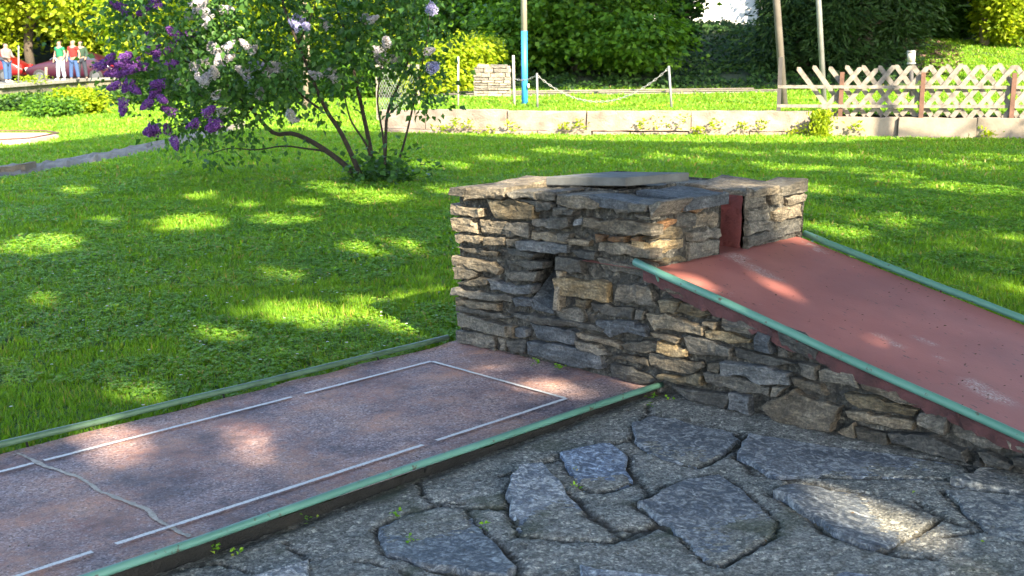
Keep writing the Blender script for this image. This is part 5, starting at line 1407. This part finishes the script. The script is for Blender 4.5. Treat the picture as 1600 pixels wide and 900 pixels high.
bush('round_shrub', 50, 34.5, -.02, (.6, .5, .2), 90, 'leaf_dark', (.12, .08), 'dark low shrub behind the mid-green shrub', 85)
bush('hedge_shrub', 330, 36, .5, (2.6, .8, .8), 420, 'leaf_dark', (.13, .09), 'long dark hedge behind the lilac bush', 86, .22)
bush('hedge_shrub', 560, 38, .55, (2.2, .8, .8), 360, 'leaf_mid', (.13, .09), 'green hedge behind the lilac stems', 87, .22)
for px, d, r_, h, mt, lb, nm, ct in ((29, 43.0, .028, 1.35, M['steel'], 'thin grey metal post beside the woman on the terrace', 'metal_post', 'post'), (72, 46.5, .055, .55, M['palebark'], 'short wooden bollard in front of the maroon car', 'wooden_bollard', 'bollard')):
    tag(MB().tube([pp(px, d, TZ - .02), pp(px, d, TZ + h)], [r_, r_ * .95], 10).build(nm, mt, None, True), lb, ct)
weed('flower_tuft', pp(48, 43.5, TZ), .28, 220, .3, .10, 'leaf_bright', 'pale leafy flower tuft on the terrace wall beside the metal post', 'plant', None, 91)

# ------------------------------------------------------------------ parked cars
def paint(name, col):
    m, t, b = newmat(name); b.inputs['Base Color'].default_value = (*col, 1); b.inputs['Roughness'].default_value = .35; b.inputs['Coat Weight'].default_value = .25
    v = pos_scaled(t, (1, 1, 1)); t.links.new(ramp(t, noise(t, v, 3, 3), [(.3, tuple(c * .9 for c in col)), (.7, col)]), b.inputs['Base Color']); return m
M['tyre'] = simple('tyre', (.02, .02, .02), .8, .2, 8); M['rim'] = simple('alloy', (.12, .12, .125), .35, .1, 8, .6)
M['lampw'] = simple('headlamp', (.7, .7, .68), .2, .1, 5); M['lampr'] = simple('tail_lamp', (.5, .02, .02), .3, .1, 5)
def car(px, d, front, colmat, label):
    """side-on hatchback, front towards -1 = left of the picture; 4.2 m long"""
    t = thing('parked_car', pp(px, d, -.045), label, 'car', 'cars parked on the terrace')
    base = np.array(t.location); ax = RV * front; ay = HV
    st = [(-2.1, .35, .62, .62, .70), (-1.95, .24, .74, .74, .80), (-1.6, .20, .95, 1.02, .86), (-1.15, .18, 1.0, 1.38, .88), (-.5, .18, 1.0, 1.47, .88), (.15, .18, .98, 1.44, .88), (.75, .18, .96, 1.12, .88), (1.15, .18, .92, .93, .87), (1.7, .22, .80, .80, .83), (2.0, .28, .66, .66, .74), (2.1, .36, .58, .58, .66)]
    V = []; F = []; cols = 10
    for x, zb, zw, zr, hw in st:
        tw_ = hw * .80 if zr > zw + .03 else hw * .94
        ring = [(-hw * .92, zb), (-hw, zb + .22), (-hw, zw - .06), (-hw * .97, zw), (-tw_, zr), (tw_, zr), (hw * .97, zw), (hw, zw - .06), (hw, zb + .22), (hw * .92, zb)]
        V += [base + ax * x + ay * y + np.array([0, 0, z]) for y, z in ring]
    for i in range(len(st) - 1):
        for j in range(cols): a, b = i * cols + j, i * cols + (j + 1) % cols; F.append((a, b, b + cols, a + cols))
    F += [tuple(range(cols)), tuple(range((len(st) - 1) * cols, len(st) * cols))]
    body = obj('body', V, F, colmat, t, smooth=True)
    sb = body.modifiers.new('round', 'SUBSURF'); sb.levels = sb.render_levels = 1
    def pane(nm, pts_, off):
        V = []
        for x, z in pts_:
            zr_ = np.interp(x, [s[0] for s in st], [s[3] for s in st]); zw_ = np.interp(x, [s[0] for s in st], [s[2] for s in st]); hw = np.interp(x, [s[0] for s in st], [s[4] for s in st])
            f = np.clip((z - zw_) / max(.05, zr_ - zw_), 0, 1); y = -(hw * .97 * (1 - f) + hw * .80 * f) - off
            V.append(base + ax * x + ay * y + np.array([0, 0, z]))
        W_ = [v + ay * .03 for v in V]; n = len(V)
        return obj(nm, V + W_, [tuple(range(n)), tuple(range(2 * n - 1, n - 1, -1))] + [(i, i + n, (i + 1) % n + n, (i + 1) % n) for i in range(n)], M['glass'], t)
    pane('side_window', [(-1.35, 1.03), (-.42, 1.03), (-.42, 1.38), (-.95, 1.34)], .012)
    pane('side_window', [(-.36, 1.03), (.66, 1.02), (.2, 1.35), (-.36, 1.38)], .012)
    wsV = [base + ax * x + ay * y + np.array([0, 0, z]) for x, y, z in ((.84, -.72, 1.03), (.84, .72, 1.03), (.24, .6, 1.41), (.24, -.6, 1.41))]
    up = ax * .03 + np.array([0, 0, .035]); obj('windscreen', [v + up for v in wsV] + [v + up * .1 for v in wsV], [(0, 1, 2, 3), (7, 6, 5, 4), (0, 4, 5, 1), (1, 5, 6, 2), (2, 6, 7, 3), (3, 7, 4, 0)], M['glass'], t)
    for x in (-1.28, 1.32):
        for s in (-1, 1):
            c = base + ax * x + ay * s * .80 + np.array([0, 0, .31])
            wh = MB().tube([c - ay * .11, c - ay * .09, c + ay * .09, c + ay * .11], [.27, .31, .31, .27], 18).build('wheel', M['tyre'], t, False)
            MB().tube([c + ay * s * .105, c + ay * s * .122], [.19, .17], 14).build('rim', M['rim'], wh, False)
    for s in (-1, 1):
        MB().box(base + ax * 1.97 + ay * s * .56 + np.array([0, 0, .63]), ax * .14, ay * .28, (0, 0, .13)).build('headlight', M['lampw'], t)
        MB().box(base - ax * 2.0 + ay * s * .6 + np.array([0, 0, .74]), ax * .12, ay * .2, (0, 0, .16)).build('tail_light', M['lampr'], t)
    MB().box(base + ax * .55 - ay * .95 + np.array([0, 0, 1.04]), ax * .12, ay * .14, (0, 0, .1)).build('wing_mirror', colmat, t)
    return t
car(118, 56.5, -1, paint('maroon_paint', (.035, .0035, .013)), 'maroon car parked behind the man in the green shirt')
car(-22, 58.0, -1, paint('red_paint', (.16, .005, .005)), 'bright red car parked behind the woman at the left edge')
car(196, 62.0, 1, paint('white_paint', (.35, .35, .37)), 'pale car mostly hidden behind the foliage right of the people')

# ------------------------------------------------------------------ people on the terrace
def skinned(name, pts_, edges, rad, mat, parent, W):
    me = bpy.data.meshes.new(name); me.from_pydata([tuple(map(float, W(p))) for p in pts_], edges, []); me.update()
    o = bpy.data.objects.new(name, me); COL.objects.link(o); me.materials.append(mat)
    sk = o.modifiers.new('skin', 'SKIN'); sk.use_smooth_shade = True
    sv = me.skin_vertices[0].data if me.skin_vertices else None
    if sv is None: 
        me.skin_vertices.new() if hasattr(me.skin_vertices, 'new') else None
        sv = me.skin_vertices[0].data if me.skin_vertices else None
    if sv is not None:
        for i, r_ in enumerate(rad): sv[i].radius = r_ if isinstance(r_, tuple) else (r_, r_)
        sv[0].use_root = True
    ss = o.modifiers.new('smooth', 'SUBSURF'); ss.levels = ss.render_levels = 2
    o.parent = parent; o.matrix_parent_inverse = world_of(parent).inverted()
    return o
skin = simple('skin', (.30, .175, .125), .6, .06, 5, bmp=0); 
def person(px, d, face, label, shirt, trouser, hair, shoe, arms, hgt=1.72, sleeve_long=False, stance=.12, step=0.0):
    """face: angle of the front from the direction to the camera; arms: (elbow, wrist) per side in body axes right, front, up"""
    t = thing('person', pp(px, d, TZ), label, 'person', 'people on the terrace')
    b = np.array(t.location); hgt = hgt * .91; k = hgt / 1.72
    f = -HV * math.cos(face) + RV * math.sin(face); r_ = np.cross(f, [0, 0, 1.0])
    W = lambda p: b + (r_ * p[0] + f * p[1] + np.array([0, 0, p[2]])) * k
    J = [(0, 0, .95), (0, 0, 1.12), (0, .01, 1.30), (0, .0, 1.42), (0, .015, 1.50), (0, .025, 1.60), (0, .02, 1.69)]
    rad = [.13, .125, .14, .10, .055, .095, .07]
    E = [(0, 1), (1, 2), (2, 3), (3, 4), (4, 5), (5, 6)]
    def add(p, q, rr): J.append(p); rad.append(rr); E.append((q, len(J) - 1)); return len(J) - 1
    legs = []
    for s in (-1, 1):
        h_ = add((s * .09, 0, .90), 0, .088); kn = add((s * (.09 + stance * .4), .02 + s * step * .5, .50), h_, .06); an = add((s * (.09 + stance * .7), s * step, .08), kn, .04); ft = add((s * (.10 + stance * .75), .14 + s * step, .03), an, .035); legs.append((h_, kn, an, ft))
    ar = []
    for s, (e, wv_) in zip((-1, 1), arms):
        sh = add((s * .18, 0, 1.40), 3, .055); el = add((s * e[0], e[1], e[2]), sh, .042); wr = add((s * wv_[0], wv_[1], wv_[2]), el, .03)
        dirv = np.array([wv_[0] * s - e[0] * s, wv_[1] - e[1], wv_[2] - e[2]]); dirv /= np.linalg.norm(dirv)
        pm = add(tuple(np.array(J[wr]) + dirv * .07), wr, .034)
        for q in range(4): add(tuple(np.array(J[pm]) + dirv * (.075 - .008 * abs(q - 1.5)) + np.array([0, .018 * (q - 1.5), 0])), pm, .009)
        add(tuple(np.array(J[wr]) + dirv * .06 + np.array([-s * .02, .045, 0])), wr, .010)
        ar.append((sh, el, wr))
    skinned('body', J, E, rad, skin, t, W)
    # clothes follow the same joints, a little wider
    P = [J[0], J[1], J[2], (0, 0, 1.43)]; rr = [.152, .150, .165, .112]; e2 = [(0, 1), (1, 2), (2, 3)]
    for (sh, el, wr) in ar:
        i = len(P); P.append(J[sh]); rr.append(.075); e2.append((3, i))
        if sleeve_long: P += [J[el], J[wr]]; rr += [.058, .045]; e2 += [(i, i + 1), (i + 1, i + 2)]
        else: P.append(tuple(np.array(J[sh]) * .45 + np.array(J[el]) * .55)); rr.append(.068); e2.append((i, i + 1))
    skinned('shirt', P, e2, rr, shirt, t, W)
    P = [(0, 0, .99)]; rr = [.142]; e2 = []
    for (h_, kn, an, ft) in legs:
        i = len(P); P += [J[h_], J[kn], tuple(np.array(J[an]) + (0, 0, .03))]; rr += [.105, .082, .07]; e2 += [(0, i), (i, i + 1), (i + 1, i + 2)]
    skinned('trousers', P, e2, rr, trouser, t, W)
    for (h_, kn, an, ft) in legs: skinned('shoe', [tuple(np.array(J[an]) + (0, -.03, -.03)), tuple(np.array(J[ft]) + (0, 0, .01)), tuple(np.array(J[ft]) + (0, .06, .005))], [(0, 1), (1, 2)], [.05, .048, .035], shoe, t, W)
    hp = [(0, -.02, 1.70), (0, -.045, 1.64), (0, -.055, 1.56)] + ([(0, -.07, 1.46)] if sleeve_long else [])
    skinned('hair', hp, [(i, i + 1) for i in range(len(hp) - 1)], [.085, .088, .06, .05][:len(hp)], hair, t, W)
    face_ = MB()
    for s in (-1, 1): face_.box(W((s * .035, .115, 1.615)), r_ * .022, f * .01, (0, 0, .012))
    face_.build('eyes', M['darkpost'], t)
    n_ = MB(); n_.add([W((-.013, .115, 1.575)), W((.013, .115, 1.575)), W((0, .14, 1.58)), W((0, .113, 1.62))], [(0, 1, 2), (0, 2, 3), (1, 3, 2), (0, 3, 1)]); n_.build('nose', skin, t)
    MB().box(W((0, .112, 1.545)), r_ * .045, f * .01, (0, 0, .01)).build('mouth', simple('lips', (.35, .13, .11), .6, .05), t)
    return t
cl = lambda n_, c: simple(n_, c, .9, .2, 12, bmp=.3)
dark = cl('dark_hair', (.03, .02, .016))
person(96.5, 48.5, -.35, 'man in a green t-shirt and pale jeans standing by the maroon car', cl('green_shirt', (.008, .15, .065)), cl('pale_jeans', (.30, .36, .43)), dark, cl('white_shoe', (.7, .7, .7)), [((.27, -.02, 1.14), (.24, .10, .95)), ((.29, -.02, 1.14), (.30, .06, .90))], 1.72)
M['redshirt'] = cl('red_shirt', (.32, .014, .012)); M['bluejeans'] = cl('blue_jeans', (.03, .065, .17))
person(117.5, 48.0, -.2, 'person in a red shirt and blue jeans beside the green shirt man', M['redshirt'], M['bluejeans'], cl('fair_hair', (.25, .17, .11)), cl('dark_shoe', (.03, .03, .03)), [((.28, -.03, 1.14), (.26, .04, .90)), ((.28, -.02, 1.14), (.26, .10, .92))], 1.74)
person(129.5, 49.2, .1, 'person in dark clothes half hidden behind leaves next to the red shirt', cl('dark_green_top', (.02, .045, .025)), cl('dark_trousers', (.02, .025, .04)), dark, cl('dark_shoe2', (.03, .03, .03)), [((.26, 0, 1.14), (.22, .12, .98)), ((.26, 0, 1.14), (.22, .12, .98))], 1.72, True)
person(13, 45.4, .95, 'woman in a grey-beige jacket and blue jeans at the left edge', cl('beige_jacket', (.17, .135, .125)), cl('blue_jeans2', (.03, .07, .17)), dark, cl('white_shoe2', (.6, .6, .6)), [((.22, .10, 1.14), (.14, .32, 1.12)), ((.22, .08, 1.13), (.12, .30, 1.10))], 1.60, True, .10, .12)

# ------------------------------------------------------------------ white house behind the wood
hs = thing('white_house', pp(1110, 50, 2.3), 'white rendered house glimpsed through the gap in the wood', 'house')
o = pp(990, 50, 0); hw_ = 7.2
MB().box(o + RV * hw_ / 2 + HV * 3 + (0, 0, 4.3), RV * hw_, HV * 6, (0, 0, 4.6)).build('wall', M['render'], hs)
rfV = [o + RV * x + HV * y + np.array([0, 0, z]) for x, y, z in ((-.5, -.6, 6.5), (hw_ + .5, -.6, 6.5), (hw_ + .5, 6.6, 6.5), (-.5, 6.6, 6.5), (-.5, 3, 8.8), (hw_ + .5, 3, 8.8))]
rf = obj('roof', rfV, [(0, 1, 5, 4), (2, 3, 4, 5), (0, 4, 3), (1, 2, 5), (0, 3, 2, 1)], M['roof'], hs)
MB().box(o + RV * 5 + HV * 4 + (0, 0, 8.9), RV * .5, HV * .5, (0, 0, 1.2)).build('chimney', M['roof'], rf)
for x in (1.2, 3.9, 5.9):
    for z in (5.2,):
        wn = MB().box(o + RV * x + HV * -.02 + (0, 0, z), RV * .9, HV * .08, (0, 0, 1.2)).build('window', M['polewhite'], hs)
        for sx in (-.21, .21): MB().box(o + RV * (x + sx) + HV * -.065 + (0, 0, z), RV * .36, HV * .02, (0, 0, 1.04)).build('pane', M['glass'], wn)

# ------------------------------------------------------------------ small weeds on the paving
sp_ = [(372, 868), (586, 738), (618, 808), (695, 712), (760, 826), (905, 742), (1012, 640), (1062, 620), (1400, 690), (1478, 722), (1388, 748), (1424, 782), (1536, 858), (640, 850), (900, 768), (340, 862), (480, 815)]
PWEED = ['against the lane kerb near the bottom left', 'against the middle of the lane kerb', 'on the upper edge of the bottom left flag', 'against the lane kerb right of its middle', 'between the bottom left flag and the long striped flag', 'left of the small blue flag', 'where the lane rail meets the obstacle', 'beside the end of the lane rail', 'at the foot of the ramp wall on the right', 'close to the ramp wall by the right edge', 'above the sunlit flag', 'right of the sunlit flag', 'in the bottom right corner', 'below the bottom left flag', 'right below the small blue flag', 'under the lane rail at the bottom left', 'under the lane rail left of the middle']
for i, (px, py) in enumerate(sp_):
    p = G(px, py, -.035)
    weed('paving_weed', p - (0, 0, .004), .028, int(6 + 9 * vnoise(i * 3.3, 1, 2)), .010, .017, 'clover', 'tiny green weed in the paving ' + PWEED[i], 'weed', 'weeds in the paving joints', 200 + i)
for i, (x, y) in enumerate(((.60, -.05), (.73, -.04), (1.36, -.05), (1.30, -.07))):
    weed('paving_weed', (x, y, -.0 if x < 1.2 else -.03), .03, 12, .013, .02, 'clover', 'tiny weed at the foot of the stone obstacle ' + ['below the niche', 'right of the niche', 'just past the lane rail', 'under the end of the lane rail'][i], 'weed', 'weeds at the foot of the obstacle', 240 + i)

# ------------------------------------------------------------------ grass
def tuft(seed, nb, h, wd, sp, seg=2):
    rg = np.random.default_rng(seed); V = []; F = []
    for b in range(nb):
        a = rg.uniform(0, 6.283); r0 = sp * math.sqrt(rg.uniform(0, 1)); a0 = rg.uniform(0, 6.283); p = np.array([r0 * math.cos(a0), r0 * math.sin(a0), -.01])
        hh = h * rg.uniform(.5, 1.15); lean = rg.uniform(.15, .9); dr = np.array([math.cos(a), math.sin(a), 0]); s = np.array([-dr[1], dr[0], 0]) * wd * rg.uniform(.7, 1.2)
        m1 = p + np.array([0, 0, hh * .55]) + dr * hh * lean * .35; m2 = p + np.array([0, 0, hh * (1 - .25 * lean)]) + dr * hh * lean
        i = len(V); V += [p - s, p + s, m1 + s * .9, m1 - s * .9, m2]; F += [(i, i + 1, i + 2, i + 3), (i + 3, i + 2, i + 4)]
    return V, F
def clover(seed, nb, h, L, sp):
    rg = np.random.default_rng(seed); C_ = []; D = []; Nn = []
    for b in range(nb):
        a0 = rg.uniform(0, 6.283); r0 = sp * math.sqrt(rg.uniform(0, 1)); c = np.array([r0 * math.cos(a0), r0 * math.sin(a0), h * rg.uniform(.5, 1.1)]); a = rg.uniform(0, 6.283); n_ = np.array([0, 0, 1]) + rg.normal(0, .3, 3)
        for k in range(3): C_.append(c); D.append((math.cos(a + k * 2.094), math.sin(a + k * 2.094), rg.normal(0, .15))); Nn.append(n_)
    return leaves(np.array(C_), np.array(D, float), np.array(Nn), L, L * .95, rg, .12)
TUFTS = bpy.data.collections.new('tuft_sources')
def src(nm, V, F, mat):
    me = mesh(nm, np.array(V), F); me.materials.append(mat); o = bpy.data.objects.new(nm, me); TUFTS.objects.link(o)
for s in range(5): src('a%02d_tuft' % s, *tuft(s, 16, .047, .0023, .035), M['grass'])
for s in range(5, 8): src('a%02d_tuft' % s, *clover(s, 9, .030, .0125, .038), M['clover'])
for s in range(8, 11): src('a%02d_tuft' % s, *tuft(s, 22, .058, .0060, .09), M['grass'])
for s in range(14, 17): src('a%02d_tuft' % s, *clover(s, 22, .032, .021, .10), M['clover'])
for s in range(11, 14): src('a%02d_tuft' % s, *tuft(s, 18, .062, .0120, .17), M['grass'])

def scatter(name, P, idx, sc, rot, label):
    me = bpy.data.meshes.new(name); me.vertices.add(len(P)); me.vertices.foreach_set('co', P.astype(np.float32).ravel()); me.update()
    for nm, ty, arr in (('idx', 'INT', idx.astype(np.int32)), ('sc', 'FLOAT', sc.astype(np.float32))):
        a = me.attributes.new(nm, ty, 'POINT'); a.data.foreach_set('value', arr)
    a = me.attributes.new('rot', 'FLOAT_VECTOR', 'POINT'); a.data.foreach_set('vector', rot.astype(np.float32).ravel())
    o = bpy.data.objects.new(name, me); COL.objects.link(o); kind(o, 'stuff', label)
    g = bpy.data.node_groups.new(name, 'GeometryNodeTree')
    g.interface.new_socket('Geometry', in_out='INPUT', socket_type='NodeSocketGeometry'); g.interface.new_socket('Geometry', in_out='OUTPUT', socket_type='NodeSocketGeometry')
    gi = g.nodes.new('NodeGroupInput'); go = g.nodes.new('NodeGroupOutput'); ip = g.nodes.new('GeometryNodeInstanceOnPoints'); ci = g.nodes.new('GeometryNodeCollectionInfo')
    ci.inputs['Collection'].default_value = TUFTS; ci.inputs['Separate Children'].default_value = True; ci.inputs['Reset Children'].default_value = True
    ip.inputs['Pick Instance'].default_value = True
    def named(nm, ty):
        n_ = g.nodes.new('GeometryNodeInputNamedAttribute'); n_.data_type = ty; n_.inputs['Name'].default_value = nm; return n_.outputs['Attribute']
    g.links.new(gi.outputs[0], ip.inputs['Points']); g.links.new(ci.outputs[0], ip.inputs['Instance']); g.links.new(named('idx', 'INT'), ip.inputs['Instance Index'])
    g.links.new(named('sc', 'FLOAT'), ip.inputs['Scale'])
    e2r = g.nodes.new('FunctionNodeEulerToRotation'); g.links.new(named('rot', 'FLOAT_VECTOR'), e2r.inputs[0]); g.links.new(e2r.outputs[0], ip.inputs['Rotation'])
    g.links.new(ip.outputs[0], go.inputs[0])
    md = o.modifiers.new('grass', 'NODES'); md.node_group = g
    return o
rng = np.random.default_rng(202)
def band(d0, d1, dens):
    hw = .47 * d1 + .6; n = int(dens * (d1 - d0) * 2 * hw); d = rng.uniform(d0, d1, n); lat = rng.uniform(-hw, hw, n)
    k = np.abs(lat) < .47 * d + .5; return lat[k], d[k]
PTS = []; IDX = []; SCL = []
BLEND = {(2.2, 6.5): (0, 1.0), (5.5, 11.5): (1.0, 4.0), (7.5, 16.0): (4.0, 3.5), (12.5, 25): (3.5, 2.0), (23, 42): (2.0, 0)}
for d0, d1, dens, ids, s in ((2.2, 6.5, 1500, (0, 8), 1.0), (5.5, 11.5, 800, (0, 8), 1.12), (7.5, 16.0, 300, (8, 11), 1.0), (12.5, 25, 160, (11, 14), .9), (23, 42, 75, (11, 14), 1.2)):
    lat, d = band(d0, d1, dens)
    p = CAM + HV * d[:, None] + RV * lat[:, None]; x, y = p[:, 0], p[:, 1]
    wd_ = wall_d(lat); low = (lat < -2.45) | (d < wd_ - .06)
    up = (lat > -3.2) & (d > wd_ + .3) & (d < 34.5 - 3.0 * smooth(8, 12, lat) + (7.5 * (800 + lat / d * 1880 > 1440))) 
    ok = low & ~((x > -.052) & (x < 1.3) & (y < .02)) & ~((x > -.03) & (x < 3.45) & (y > -.03) & (y < 1.325)) & ~((x > 1.25) & (y < .02)) & ~inpoly(x, y, PATH) & ~inpoly(x, y, LANE2)
    ok &= ~inpoly(x, y, np.array([q[:2] for q in tp])) & ~inpoly(x, y, np.array([q[:2] for q in PARK]))
    bare = fbm(x * .7, y * .7, 55)
    lo_, hi_ = BLEND[(d0, d1)]; fade = np.clip((d - d0) / max(lo_, 1e-6), 0, 1) * np.clip((d1 - d) / max(hi_, 1e-6), 0, 1)
    k = ok | up
    z = np.where(up & ~low, upper_z(lat, d), G0 + .0)
    lane_far = np.abs((p - A_) @ nn + .6) < .72; inl = ((p - A_) @ u > 0) & ((p - A_) @ u < L) & lane_far & (d > 26)
    k &= ~inl; k &= rng.uniform(0, 1, len(k)) < fade; k &= rng.uniform(0, 1, len(k)) < np.clip(.55 + 1.3 * (bare - .2), .45, 1)
    q = np.column_stack([x, y, z])[k]; PTS.append(q)
    ii = rng.integers(ids[0], ids[1], len(q))
    if ids[0] == 0:
        cl_ = fbm(q[:, 0] * 1.6, q[:, 1] * 1.6, 77) > .46
        ii = np.where(cl_ & (rng.uniform(0, 1, len(q)) < .5), rng.integers(5, 8, len(q)), rng.integers(0, 5, len(q)))
    if ids[0] == 8:
        cl_ = fbm(q[:, 0] * 1.6, q[:, 1] * 1.6, 77) > .46
        ii = np.where(cl_ & (rng.uniform(0, 1, len(q)) < .55), rng.integers(14, 17, len(q)), ii)
    IDX.append(ii); SCL.append(s * rng.uniform(.65, 1.25, len(q)) * (.75 + .55 * fbm(q[:, 0] * 1.1, q[:, 1] * 1.1, 12)))
PTS = np.concatenate(PTS); IDX = np.concatenate(IDX); SCL = np.concatenate(SCL)
ROT = np.column_stack([rng.normal(0, .12, len(PTS)), rng.normal(0, .12, len(PTS)), rng.uniform(0, 6.283, len(PTS))])
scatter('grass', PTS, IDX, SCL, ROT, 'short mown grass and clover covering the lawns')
# daisies
rng = np.random.default_rng(303); n = 150
lat, d = rng.uniform(-3.2, 1.2, n), rng.uniform(3.6, 9, n); p = CAM + HV * d[:, None] + RV * lat[:, None]; k = (p[:, 0] < -.15) & (np.abs(lat) < .45 * d); p = p[k]; p[:, 2] = G0 + .055
C_ = np.repeat(p, 6, 0); a = np.tile(np.arange(6) * 1.047, len(p)); D = np.column_stack([np.cos(a), np.sin(a), np.full(len(a), .1)])
V, F = leaves(C_, D, np.array([0, 0, 1.]) + np.zeros((len(a), 3)), .009, .008, rng)
kind(obj('daisies', V, F, simple('daisy_white', (.75, .75, .72), .8, .05, 5)), 'stuff', 'tiny white daisies dotted through the near lawn')

# fallen bits of leaf and bud scale lying about
rng = np.random.default_rng(404)
P_ = []
for k in range(150):
    x, y = rng.uniform(1.25, 3.0), rng.uniform(.02, 1.24); P_.append((x, y, deck_z(x) + .004))
for k in range(110):
    x, y = rng.uniform(.02, 1.23) ** (1 if k % 2 else .4), rng.uniform(-3.2, -.03); P_.append((min(x, 1.23), y, .005))
for k in range(50): P_.append((rng.uniform(.02, .09), rng.uniform(-3.2, -.1), .006))
for k in range(160):
    x, y = rng.uniform(1.3, 3.1), rng.uniform(-2.6, -.02); P_.append((x, y, float(pav_z(x, y)) + .010))
P_ = np.array(P_); n = len(P_)
V, F = leaves(P_, rng.normal(0, 1, (n, 3)) * (1, 1, .1), np.array([0, 0, 1.]) + rng.normal(0, .25, (n, 3)), rng.uniform(.006, .018, n), rng.uniform(.003, .008, n), rng, .1)
kind(obj('leaf_debris', V, F, leafmat('dry_debris', (.03, .02, .012), (.13, .085, .045), .05)), 'stuff', 'tiny dry leaf scraps scattered on the lane, ramp and paving')
